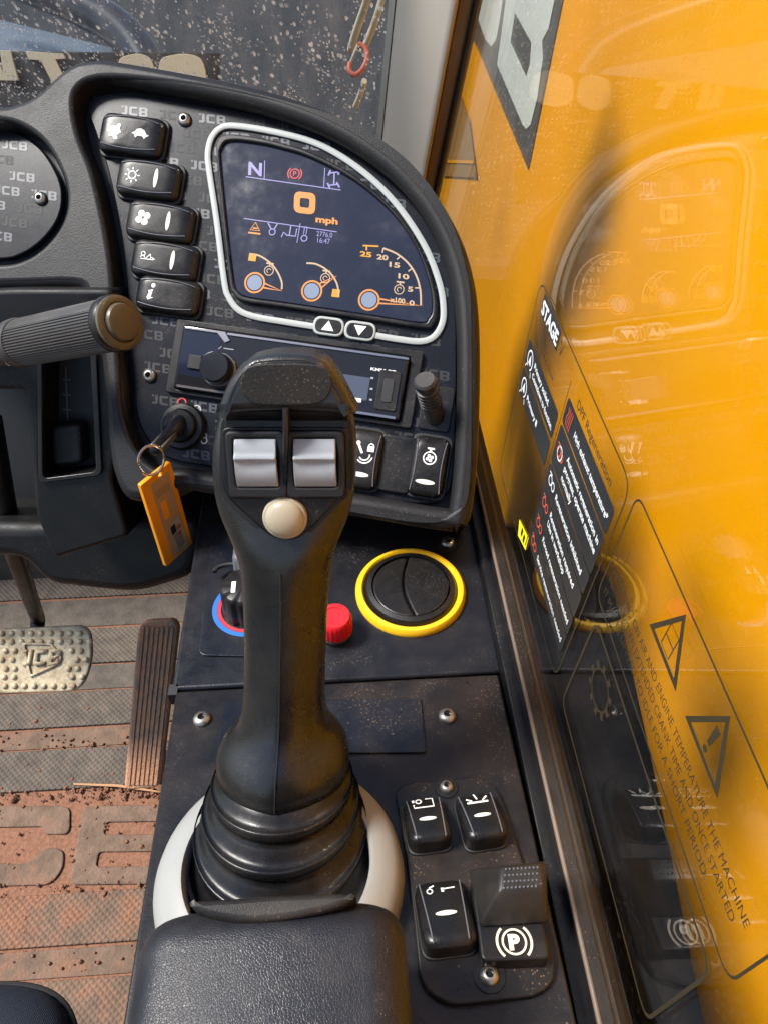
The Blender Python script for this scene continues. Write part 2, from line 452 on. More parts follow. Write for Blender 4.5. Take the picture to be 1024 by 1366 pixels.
def mk_glass(name, tint, dirt, specks, rough=.0, light=False, c=(.55, .5, .43), s1=300, s2=110, film=.03):
    n = NT(name); t = n.t; t.nodes.remove(n.b)
    tr = n.n('ShaderNodeBsdfTransparent'); tr.inputs[0].default_value = (*tint, 1)
    gl = n.n('ShaderNodeBsdfGlossy'); gl.inputs['Roughness'].default_value = rough
    ge = n.n('ShaderNodeNewGeometry'); dt = n.n('ShaderNodeVectorMath', operation='DOT_PRODUCT')
    n.l(ge.outputs['Normal'], dt.inputs[0]); n.l(ge.outputs['Incoming'], dt.inputs[1])
    k = n.math('POWER', n.math('SUBTRACT', 1.0, n.math('ABSOLUTE', dt.outputs['Value'])), 5.0)
    k = n.math('ADD', .043, n.math('MULTIPLY', k, .957))            # Schlick reflectance of one face
    mx = n.n('ShaderNodeMixShader'); n.l(k, mx.inputs[0]); n.l(tr.outputs[0], mx.inputs[1]); n.l(gl.outputs[0], mx.inputs[2])
    df0 = n.n('ShaderNodeBsdfDiffuse'); df0.inputs[0].default_value = (*c, 1); tl_ = n.n('ShaderNodeBsdfTranslucent'); tl_.inputs[0].default_value = (*c, 1)
    df = n.n('ShaderNodeMixShader'); df.inputs[0].default_value = .5; n.l(df0.outputs[0], df.inputs[1]); n.l(tl_.outputs[0], df.inputs[2])
    sp = n.math('MULTIPLY', n.ramp(n.vor(s1), .30, .12), n.ramp(n.noise(s1 * .12, 3), .5, .6))
    if light:
        mp = n.n('ShaderNodeMapping'); mp.inputs['Rotation'].default_value = (0, 0, .5); mp.inputs['Scale'].default_value = (1, 4, 1); n.l(n.co, mp.inputs[0])
        sm_ = n.math('MULTIPLY', n.ramp(n.noise(7, 5, .7, mp.outputs[0]), .5, .8), dirt)
        d = n.math('ADD', n.math('ADD', n.math('MULTIPLY', sp, specks), film), sm_)
        m2 = n.n('ShaderNodeMixShader'); n.l(d, m2.inputs[0]); n.l(mx.outputs[0], m2.inputs[1]); n.l(df.outputs[0], m2.inputs[2])
        n.l(m2.outputs[0], n.out.inputs[0]); return n.m
    sp2 = n.math('MULTIPLY', n.ramp(n.vor(s2), .26, .14), n.ramp(n.noise(s2 * .2, 3, .7), .50, .62))
    d = n.math('MULTIPLY', n.math('MAXIMUM', sp, sp2), specks)
    mp = n.n('ShaderNodeMapping'); mp.inputs['Scale'].default_value = (1, .22, 1); n.l(n.co, mp.inputs[0])
    fl = n.math('MULTIPLY', n.ramp(n.noise(38, 5, .7, mp.outputs[0]), .42, .75), dirt)
    d = n.math('MINIMUM', n.math('ADD', n.math('ADD', d, fl), film), .95)
    m2 = n.n('ShaderNodeMixShader'); n.l(d, m2.inputs[0]); n.l(mx.outputs[0], m2.inputs[1]); n.l(df.outputs[0], m2.inputs[2])
    n.l(m2.outputs[0], n.out.inputs[0]); return n.m
m_side_glass = mk_glass('side_glass', (.97, .98, .97), .012, .04, light=True, film=.002)
m_front_glass = mk_glass('front_glass', (.80, .82, .83), .09, .95, c=(.84, .82, .78), s1=190, s2=80, film=.006)
m_decal_blk = simple('decal_black', (.022, .024, .026), .4)
m_decal_line = simple('decal_outline', (.035, .026, .012), .5)
m_decal_yel = simple('decal_yellow', (.80, .72, .02), .5)
def mk_clear():
    n = NT('decal_film'); n.t.nodes.remove(n.b)
    tr = n.n('ShaderNodeBsdfTransparent'); gl = n.n('ShaderNodeBsdfDiffuse'); gl.inputs[0].default_value = (.5, .48, .42, 1)
    mx = n.n('ShaderNodeMixShader'); mx.inputs[0].default_value = .004; n.l(tr.outputs[0], mx.inputs[1]); n.l(gl.outputs[0], mx.inputs[2]); n.l(mx.outputs[0], n.out.inputs[0]); return n.m
m_film = mk_clear()
def mk_ground():
    n = NT('yard_ground'); f = n.ramp(n.noise(1.2, 6, .7), .35, .7); g = n.noise(30, 4, .7)
    n.col(n.mix(f, (.004, .0042, .005), n.mix(n.ramp(g, .4, .62), (.007, .007, .0075), (.026, .025, .025)))).set(Roughness=.75).bump(g, .8, .02); return n.m
m_ground = mk_ground()
def mk_screen():
    n = NT('screen_glass'); n.col((.007, .008, .014)).set(Roughness=n.ramp(n.noise(26, 5, .7), .4, .75, .05, .30)); n.b.inputs['Specular IOR Level'].default_value = .85
    n.b.inputs['Emission Color'].default_value = (.10, .11, .30, 1); n.b.inputs['Emission Strength'].default_value = .02; return n.m  # faint blue glow stands in for the sky's sheen on the display
m_screen = mk_screen()
e_lav = emis('screen_lavender', (.50, .45, .95), .36)
e_org = emis('screen_orange', (1.0, .36, .07), .46)
e_pale = emis('screen_pale', (1.0, .68, .42), .36)
e_red = emis('screen_red', (.95, .10, .10), .40)
e_hub = emis('screen_hub', (.45, .55, .78), .30)
e_ylw = emis('screen_yellow', (1.0, .46, .02), .42)

# ================================================================== THE SETTING
def struct(o): return tag(o, kind='structure')
struct(MB().box((0, 30, -.95), 160, 160, .1).build('yard_ground', m_ground))
struct(MB().box((-.45, .35, -.03), 1.6, 1.3, .06).build('cab_floor', m_chassis))
bk = MB(); bk.box((-.52, .97, .30), 1.24, .04, .62); struct(bk.build('bulkhead', m_chassis))
sill = MB(); sill.box((.128, .30, .31), .02, 1.25, .62); struct(sill.build('cab_sill_wall', m_chassis))

# ---- machine outside the side window
def boom():
    # lower edge of the boom on its side face
    a, b = BF.px(932, 1366), BF.px(813, 782)
    sl_ = (b[1] - a[1]) / (b[0] - a[0])
    def low(s): return a[1] + (s - a[0]) * sl_
    root = empty('loader_boom', BF.m, 'orange painted loader boom filling the view beyond the side window', 'boom')
    edge = [(990, 1640), (932, 1366), (873, 1060), (813, 782), (775, 745), (715, 715), (655, 700)]
    lo_ = [BF.px(x, y, 0) for x, y in edge]
    lo_ = [(.9, lo_[0][1] - .2)] + lo_ + [(-2.4, lo_[-1][1] - .02), (-2.4, .30), (.9, .30)]
    plate('boom_section', [fillet(lo_, .03, 6)], -.42, 0, .012, m_paint, root, res=6, ang=60)
    # weld seam / wear strip line along the boom
    # lettering decal near the front
    dk = Flat(.0012); dk.poly(BF.pxs([(636, 62), (705, 227), (752, -4), (770, -90), (668, -90), (640, -30)])); dk.poly(BF.pxs([(636, 62), (640, -30), (600, -60), (612, 20)]))
    dko = dk.build('decal_border', m_decal_grey, root)
    lt = bpy.data.meshes
    Bl = BF.pxs([(677, -8), (664, 86), (698, 166), (703, 172), (709, 166), (718, 130), (725, 80), (724, 55), (733, 38), (741, 0), (748, -40), (700, -60), (684, -40)])
    Bh = BF.pxs([(688, 17), (682, 57), (703, 103), (708, 85), (710, 57)])
    plate('letter', [Bl, Bh], .0016, .0022, 0, m_decal_white, root)
    Cl = BF.pxs([(634, 6), (640, 30), (648, 52), (656, 62), (663, 52), (668, 25), (673, -10), (660, -60), (636, -40)])
    plate('letter', [Cl], .0016, .0022, 0, m_decal_white, root)
    # brown bracket at the far end
    br = Flat(.004); br.poly(BF.pxs([(592, 235), (603, 175), (613, 118), (628, 160), (638, 237)]))
    br.build('wear_pad', simple('wear_pad_brown', (.33, .17, .04), .6), root)
    br = Flat(.006); br.poly(BF.pxs([(594, 217), (594, 213), (635, 214), (635, 218)])); br.build('weld_line', m_paint, root)
boom()
ch = empty('chassis_cover', (.45, .2, .02), 'dark chassis cover low beneath the orange boom', 'chassis')
MB().box((.0, .1, -.06), .58, 1.9, .08).build('cover_plate', m_chassis, ch)
MB().box((-.18, .1, .0), .03, 1.9, .05).build('cover_rail', m_chassis, ch)

# ---- A-pillar and windscreen
def pillar():
    rt, rb = Vector((0, 0, 0)), Vector((0, 0, 0))
    def g(x, y, h=0):
        a = GF.px(x, y, h); return GF.o + GF.ex * a[0] + GF.ey * a[1] + GF.ez * h
    rt, rb = g(641, -40), g(566, 320)
    ax = (rt - rb).normalized()
    tl = P(515, -40, (rt - C).dot(D) + .02); 
    wv = tl - rt; wv -= ax * wv.dot(ax)
    side = wv.normalized(); wd = wv.length; dep = side.cross(ax).normalized()
    if dep.y < 0: dep = -dep
    root = empty('cab_pillar', Matrix.Translation(rb), 'beige grey trimmed windscreen pillar rising behind the instrument panel', 'pillar')
    L = (rt - rb).length + .03
    def prism(prof, name, mat):
        me = MB().loops([[side * a + dep * b - ax * .12 for a, b in prof], [side * a + dep * b + ax * L for a, b in prof]])
        return me.build(name, mat, root)
    prism(fillet([(.013, -.008), (wd, .062), (wd, .10), (.017, .10)], [.012, .004, 0, 0], 5), 'trim', m_pillar)
    prism(fillet([(0, .004), (.0132, .002), (.016, .05), (0, .05)], [.005, .002, 0, 0], 5), 'side_seal', plastic('pillar_side_seal', (.21, .135, .07), .5, .2, .2, film=.25))
    prism([(-.004, .0), (-.0005, .0), (-.0005, .05), (-.004, .05)], 'edge_seal', m_deep)
    prism([(wd + .0005, .062), (wd + .007, .064), (wd + .007, .10), (wd + .0005, .10)], 'glass_bead', simple('glass_bead', (.62, .60, .50), .45))
    # windscreen beside it
    wf = Fr(rb + dep * .08 + side * (wd + .008), -dep, -side)
    wr = empty('windscreen', wf.m, 'mud spattered windscreen glass behind the instrument panel', 'windscreen')
    MB().box((-.80, .10, 0), 1.60, .62, .005).build('pane', m_front_glass, wr)
    # lens-shaped splash marks of dried mud, real droplets on the outside of the glass
    dr = MB()
    for i in range(1500):
        x = -random.random() * .75 - .005; y = random.uniform(-.12, .25); r = random.choice([.0006, .0008, .0010, .0013, .0018])
        st = random.uniform(1, 2.4)
        n = 8
        ring = [(x + r * cos(2 * pi * k / n), y + r * st * sin(2 * pi * k / n), .0028) for k in range(n)]
        top = [(x + r * .5 * cos(2 * pi * k / n), y + r * .5 * st * sin(2 * pi * k / n), .0028 + r * .35) for k in range(n)]
        dr.loops([ring, top], False, True)
    n = NT('dried_mud'); n.t.nodes.remove(n.b); a_ = n.n('ShaderNodeBsdfDiffuse'); b_ = n.n('ShaderNodeBsdfTranslucent'); c_ = n.n('ShaderNodeMixShader')
    for q in (a_, b_): q.inputs[0].default_value = (.82, .79, .73, 1)
    c_.inputs[0].default_value = .6; n.l(a_.outputs[0], c_.inputs[1]); n.l(b_.outputs[0], c_.inputs[2]); n.l(c_.outputs[0], n.out.inputs[0])
    o = dr.build('mud_spots', n.m, wr); o['kind'] = 'stuff'
    return wf
WF = pillar()

# things seen in front of the machine through the windscreen
def outside():
    # grey mudguard / bonnet shapes
    root = empty('front_mudguard', P(-40, 60, 2.2), 'blue grey rounded mudguard seen through the dirty windscreen', 'mudguard')
    m0 = Matrix.Translation(root.location)
    def arc(pts, t, r, name, mat):
        ps = [P(x, y, t) - root.location for x, y in spline(pts, 6, False)]
        MB().tube(ps, r, 14).build(name, mat, root)
    arc([(-60, -60), (40, -20), (110, 10), (160, 40), (190, 75), (215, 130)], 2.2, .055, 'guard_edge', simple('guard_dark', (.035, .042, .055), .3))
    mb = MB(); ps = []
    for j, (yy, t) in enumerate(((20, 2.5), (60, 2.3), (110, 2.15), (190, 2.1))):
        ps.append([P(x, yy + (x + 60) * .25, t) - root.location for x in (-160, -80, 0, 60, 120, 150)])
    mb.loops(ps, False, False, closed=False); o = mb.build('guard_panel', simple('guard_grey', (.16, .18, .21), .35), root)
    sd = o.modifiers.new('thick', 'SOLIDIFY'); sd.thickness = .02
    # cream lettering on a dark front frame
    ff = Fr(P(100, 110, 1.9), -F + Z * .4, R)
    fr_ = empty('implement_board', ff.m, 'dark implement board with cream block letters beyond the windscreen', 'board')
    pts = ff.pxs([(-240, 66), (292, 70), (286, 260), (-240, 260)])
    plate('panel', [pts], -.03, 0, .004, simple('frame_dark', (.005, .005, .0055), .7), fr_)
    mc = simple('cream_letter', (.62, .52, .34), .6)
    for sh in ([(2, 68), (16, 68), (27, 108), (8, 108)], [(-16, 72), (-4, 68), (10, 108), (-8, 108)], [(36, 69), (86, 72), (90, 79), (76, 80), (92, 112), (72, 112), (56, 81), (40, 80)]):
        plate('letter', [ff.pxs(sh)], .001, .008, .001, mc, fr_)
    for x0 in (160, 215):
        w = 44 if x0 == 160 else 56
        plate('letter', [spline(ff.pxs([(x0, 82), (x0 + w * .3, 74), (x0 + w * .7, 73), (x0 + w, 82), (x0 + w + 3, 110), (x0 + w * .5, 122), (x0, 112)]), 5)], .001, .008, .001, mc, fr_)
outside()
def rope():
    t = 1.02
    base = P(500, 0, t)
    r1 = empty('frayed_rope', P(475, 110, t), 'pale frayed rope hanging outside the windscreen beside the pillar', 'rope')
    mr = plastic('rope_fibre', (.55, .50, .36), .8, .2, .5, 700, film=.2)
    for pts, r in (([(520, -40), (506, 10), (496, 40), (484, 68)], .0052), ([(494, -40), (489, 0), (482, 22), (474, 45), (468, 66)], .0058), ([(486, 108), (480, 128), (474, 142)], .004)):
        ps = [P(x, y, t + .006 * i) - r1.location for i, (x, y) in enumerate(spline(pts, 5, False))]
        MB().tube(ps, r, 10).build('strand', mr, r1)
    hk = empty('red_hook', P(476, 98, t), 'small red snap hook on the rope outside the windscreen', 'hook')
    lp = [P(x, y, t) - hk.location for x, y in spline([(478, 58), (488, 66), (489, 80), (482, 94), (473, 100), (466, 94), (467, 84)], 5, False)]
    MB().tube(lp, .0036, 10).build('hook_body', plastic('hook_red', (.42, .10, .06), .45, .3, 0), hk)
    lp = [P(x, y, t) - hk.location for x, y in spline([(467, 84), (472, 72), (478, 58)], 4, False)]
    MB().tube(lp, .002, 8).build('hook_gate', m_screw, hk)
rope()

# ================================================================== FLOOR: mat, pedals, dirt
def floor_mat():
    root = empty('floor_mat', (-.5, .45, 0), 'brown rubber floor mat with large raised letters covered in red dirt', 'floor mat')
    off = Matrix.Translation((.5, -.45, 0))
    def fp(pts, z0, z1, bev, mat, name):
        return plate(name, [fillet(FF.pxs(pts, z1), .006, 3) if len(pts) < 5 else FF.pxs(pts, z1)], z0, z1, bev, mat, root, off)
    # base sheet
    yb = lambda py: FF.px(60, py)[1]
    plate('base_sheet', [[(-1.0, -.1), (-.132, -.1), (-.132, .93), (-1.0, .93)]], .0004, .006, .001, m_mat_dirt, root, off)
    for (p0, p1, h, mat, nm) in ((846, 892, .011, m_mat_hatch, 'hatched_band'), (894, 926, .008, m_mat_far, 'plain_band'), (929, 975, .011, m_mat_hatch, 'hatched_band'), (978, 1002, .008, m_mat_smooth, 'plain_band'),
                                 (1005, 1058, .011, m_mat_hatch, 'hatched_band'), (1197, 1266, .011, m_mat_hatch2, 'hatched_band'), (1270, 1308, .008, m_mat_smooth, 'plain_band'), (1312, 1420, .011, m_mat_hatch2, 'hatched_band'), (806, 842, .008, m_mat_far, 'plain_band'), (740, 803, .010, m_mat_hatch, 'hatched_band')):
        y1, y0 = yb(p0), yb(p1)
        plate(nm, [[(-1.0, y0), (-.134, y0), (-.134, y1), (-1.0, y1)]], .0061, h, .0015, mat, root, off)
    # raised letters
    zt = .0098
    Cc = fillet(FF.pxs([(-95, 1073), (94, 1075), (93, 1113), (58, 1112), (58, 1102), (-45, 1104), (-62, 1150), (40, 1152), (58, 1130), (86, 1132), (84, 1160), (67, 1180), (-110, 1184)], zt), .012, 4)
    plate('letter', [Cc], .006, zt, .002, m_mat_letter, root, off)
    Bo = fillet(FF.pxs([(112, 1075), (262, 1072), (262, 1178), (92, 1180)], zt), .012, 4)
    h1 = fillet(FF.pxs([(142, 1096), (225, 1095), (222, 1112), (138, 1113)], zt), .006, 4)
    h2 = fillet(FF.pxs([(132, 1136), (222, 1135), (220, 1154), (128, 1156)], zt), .006, 4)
    plate('letter', [Bo, h1, h2], .006, zt, .002, m_mat_letter, root, off)
    Jj = fillet(FF.pxs([(-138, 1075), (-108, 1075), (-130, 1170), (-146, 1184), (-250, 1184), (-246, 1158), (-162, 1158)], zt), .01, 4)
    plate('letter', [Jj], .006, zt, .002, m_mat_letter, root, off)
    # loose dirt
    mb = MB()
    for i in range(520):
        if random.random() < .5:
            py = random.choice([1000, 990, 1064, 1066, 1060, 1190, 1186]) + random.gauss(0, 5); px_ = random.uniform(-20, 215)
        else: py, px_ = random.uniform(930, 1300), random.uniform(-20, 215)
        if random.random() < .25: py, px_ = random.gauss(1060, 10), random.uniform(80, 210)
        x, y = FF.px(px_, py)
        if x > -.142: continue
        r = random.choice([.0009, .0012, .0016, .0022]) * random.uniform(.7, 1.3) * (2.0 if random.random() < .03 else 1)
        n = 6; a = random.random() * 6
        Ls = []
        for rr, zz in ((1.0, -.2), (1.1, .4), (.6, 1.1)):
            Ls.append([(x + r * rr * random.uniform(.75, 1.25) * cos(a + 2 * pi * k / n), y + r * rr * random.uniform(.75, 1.25) * sin(a + 2 * pi * k / n), .0095 + r * zz) for k in range(n)])
        mb.loops(Ls)
    o = mb.build('loose_dirt', m_clod, root, off, ang=20); o['kind'] = 'stuff'
floor_mat()
def twig():
    a = FF.px(102, 1051); b = FF.px(218, 1062)
    root = empty('straw_twig', (a[0], a[1], .013), 'thin straw stalk lying on the dirty mat before the accelerator', 'twig')
    mb = MB(); mb.tube([(0, 0, 0), ((b[0] - a[0]) * .5, (b[1] - a[1]) * .5 + .003, .002), (b[0] - a[0], b[1] - a[1], .001)], [.0014, .002, .0012], 6)
    mb.build('stem', simple('straw', (.50, .27, .13), .7), root)
twig()

def brake():
    fr = Fr(P(50, 880, .93), -F * .62 + Z * .78, R * 1 + F * .02)
    root = empty('brake_pedal', fr.m, 'worn steel brake pedal with raised studs and emblem', 'pedal')
    out = fillet(fr.pxs([(-22, 840), (120, 833), (124, 880), (108, 923), (-18, 926)]), [.02, .018, .06, .022, .02], 6)
    plate('pad', [out], -.008, 0, .003, m_pedal, root)
    mb = MB()
    for py, xs, dx in ((845, range(-10, 118, 13), 0), (856, range(-16, 118, 13), 6), (868, [-6, 8, 20, 96, 108], 0), (880, [-12, 0, 14, 100, 112], 3), (892, [-6, 8, 20, 92, 104], 0), (903, range(-12, 115, 13), 5), (915, range(-6, 108, 13), 0)):
        for x in xs:
            if 26 < x + dx < 90 and 858 < py < 905: continue
            c = fr.px(x + dx, py)
            mb.lathe([(.0042, -.0005), (.0036, .0018), (.0018, .0028), (.0002, .003)], 8, (c[0], c[1], 0))
    o = mb.build('studs', m_pedal, root, ang=60); o['kind'] = 'stuff'
    e = Flat(.0); sh = fillet(fr.pxs([(30, 857), (70, 858), (84, 876), (80, 886), (40, 904)]), .003, 3)
    inn = [((p[0] - sum(q[0] for q in sh) / len(sh)) * .86 + sum(q[0] for q in sh) / len(sh), (p[1] - sum(q[1] for q in sh) / len(sh)) * .86 + sum(q[1] for q in sh) / len(sh)) for p in sh]
    em = plate('emblem', [sh, inn], 0, .003, .0006, m_pedal, root)
    cx, cy = fr.px(56, 877)
    lg = Flat(.0); lg.logo(cx, cy, .020, 1.0, .12)
    me = bpy.data.meshes.new('emblem_letters'); me.from_pydata(lg.v, [], lg.f); me.update()
    o = link('emblem_letters', me, m_pedal, em); sd = o.modifiers.new('relief', 'SOLIDIFY'); sd.thickness = .003; sd.offset = 1
    # arm up to the dash
    b = fr.loc(P(20, 735, .80))
    mb = MB(); mb.tube([Vector((-.01, .0, -.012)), Vector((-.01, .05, -.02)), fr.loc(P(20, 738, .78)), fr.loc(P(-15, 560, .66))], [.009, .009, .010, .012], 10)
    mb.build('arm', m_black, root)
brake()
def accel():
    A, B = P(190, 1052, 1.05), P(212, 829, 1.03)
    mid = (A + B) / 2; ey = (B - A).normalized(); n = R.cross(ey).normalized()
    if n.z < 0: n = -n
    fr = Fr(A, n, R)
    root = empty('accelerator_pedal', fr.m, 'long ribbed accelerator pedal caked with red dirt', 'pedal')
    out = fillet(fr.pxs([(165, 1055), (213, 1051), (238, 836), (232, 826), (192, 828), (184, 840)]), .01, 4)
    plate('pad', [out], -.016, 0, .004, m_accel, root)
    mb = MB()
    for k in range(7):
        u = .11 + .78 * k / 6
        p0 = fr.px(167 + 46 * u, 1046); p1 = fr.px(186 + 50 * u, 836)
        ax = Vector((p1[0] - p0[0], p1[1] - p0[1], 0)); c = Vector(((p0[0] + p1[0]) / 2, (p0[1] + p1[1]) / 2, .0012)); a = ax.normalized()
        mb.box(c, ax.length, .0042, .003, (a, Vector((-a.y, a.x, 0)), Vector((0, 0, 1))))
    o = mb.build('ribs', m_accel, root); o['kind'] = 'stuff'
    c = fr.px(190, 1040)
    mb = MB(); mb.box((c[0], c[1] + .002, -.018 - .02), .05, .03, .05); mb.build('hinge', m_chassis, root)
accel()

# ================================================================== DASHBOARD
def screw(fr, x, y, parent, r=.0052, h0=0.0, washer=False, name='screw'):
    c = fr.px(x, y, h0); pm = None
    mb = MB()
    mb.lathe([(r, h0 + .0002), (r, h0 + .001), (r * .86, h0 + .0026), (r * .5, h0 + .0036), (r * .42, h0 + .0036), (r * .40, h0 + .0012), (.0001, h0 + .0012)], 24, (c[0], c[1], 0))
    o = mb.build(name, m_screw, parent, frm(fr, parent), ang=50)
    if washer: MB().lathe([(r * 1.65, h0), (r * 1.6, h0 + .0007), (r * 1.02, h0 + .0009), (r * 1.01, h0)], 24, (c[0], c[1], 0)).build('washer', m_plate, o)
    so = MB().lathe([(r * .40, h0 + .0013), (.0001, h0 + .0013)], 6, (c[0], c[1], 0)).build('socket', m_deep, o)
    return o

FASCIA = [(117, 146), (121, 131), (134, 125), (200, 129), (275, 141), (345, 152), (400, 164), (440, 174), (480, 190), (523, 219), (560, 262), (588, 312), (603, 365), (608, 420), (608, 540), (604, 636), (592, 662), (570, 672), (480, 662), (300, 626), (225, 611), (197, 585), (181, 545), (175, 466), (170, 390), (163, 320), (145, 230), (127, 175)]
def inside(p, poly):
    r = False; n = len(poly)
    for i in range(n):
        a, b = poly[i], poly[i - 1]
        if (a[1] > p[1]) != (b[1] > p[1]) and p[0] < (b[0] - a[0]) * (p[1] - a[1]) / (b[1] - a[1]) + a[0]: r = not r
    return r
RINGL = [(282, 181), (292, 170), (313, 167), (360, 175), (415, 189), (458, 211), (500, 243), (535, 282), (567, 332), (585, 382), (588, 414), (581, 435), (562, 449)]
SCR = [(295, 197), (306, 187), (342, 190), (378, 198), (415, 210), (472, 240), (523, 284), (555, 331), (573, 381), (576, 412), (571, 425), (559, 430), (487, 419), (378, 403), (330, 396), (316, 386), (311, 372), (302, 295), (294, 215)]

def make_rocker(name, parent, fr, cx, cy, w, h, along='x', wedge=0.0, zb=0.0, top=.010, mat=None):
    """a rocker switch: base frame + bowed cap; returns (cap, height function)"""
    b = plate(name, [rrect(cx, cy, w + .003, h + .003, .007)], zb - .001, zb + .003, .001, m_deep, parent, frm(fr, parent))
    def fn(x, y):
        t = x if along == 'x' else y
        return zb + top + .0016 * (1 - t * t) + wedge * t
    cap = pillow('cap', cx, cy, w, h, .008, zb + .001, fn, mat or m_rocker, b, edge=.0048)
    # the two curved moulding lines along the long sides
    for s in (-1, 1):
        mb = MB(); pts = []
        for k in range(13):
            t = -1 + 2 * k / 12
            if along == 'x': x, y = t * .84, s * (.80 - .16 * (1 - t * t) * -1 - .16)
            else: x, y = s * (.80 - .0 - .10 * (1 - t * t)), t * .84
            pts.append((cx + x * w / 2, cy + y * h / 2, fn(x, y) + .0001))
        mb.tube(pts, .0004, 6); mb.build('mould_line', m_grey_pl, cap)
    return b, fn
def on_cap(cap, fl, fn, cx, cy, w, h, name, mat):
    """drape flat print onto the bowed cap"""
    fl.v = [(x, y, fn(2 * (x - cx) / w, 2 * (y - cy) / h) + .0003) for x, y, _ in fl.v]
    return fl.build(name, mat, cap)
def lens(fl, cx, cy, w, h):
    pts = [(cx + w / 2 * cos(a) * (1 if 1 else 0), cy + h / 2 * sin(a) ** 1) for a in [2 * pi * k / 20 for k in range(20)]]
    return fl.poly(pts)

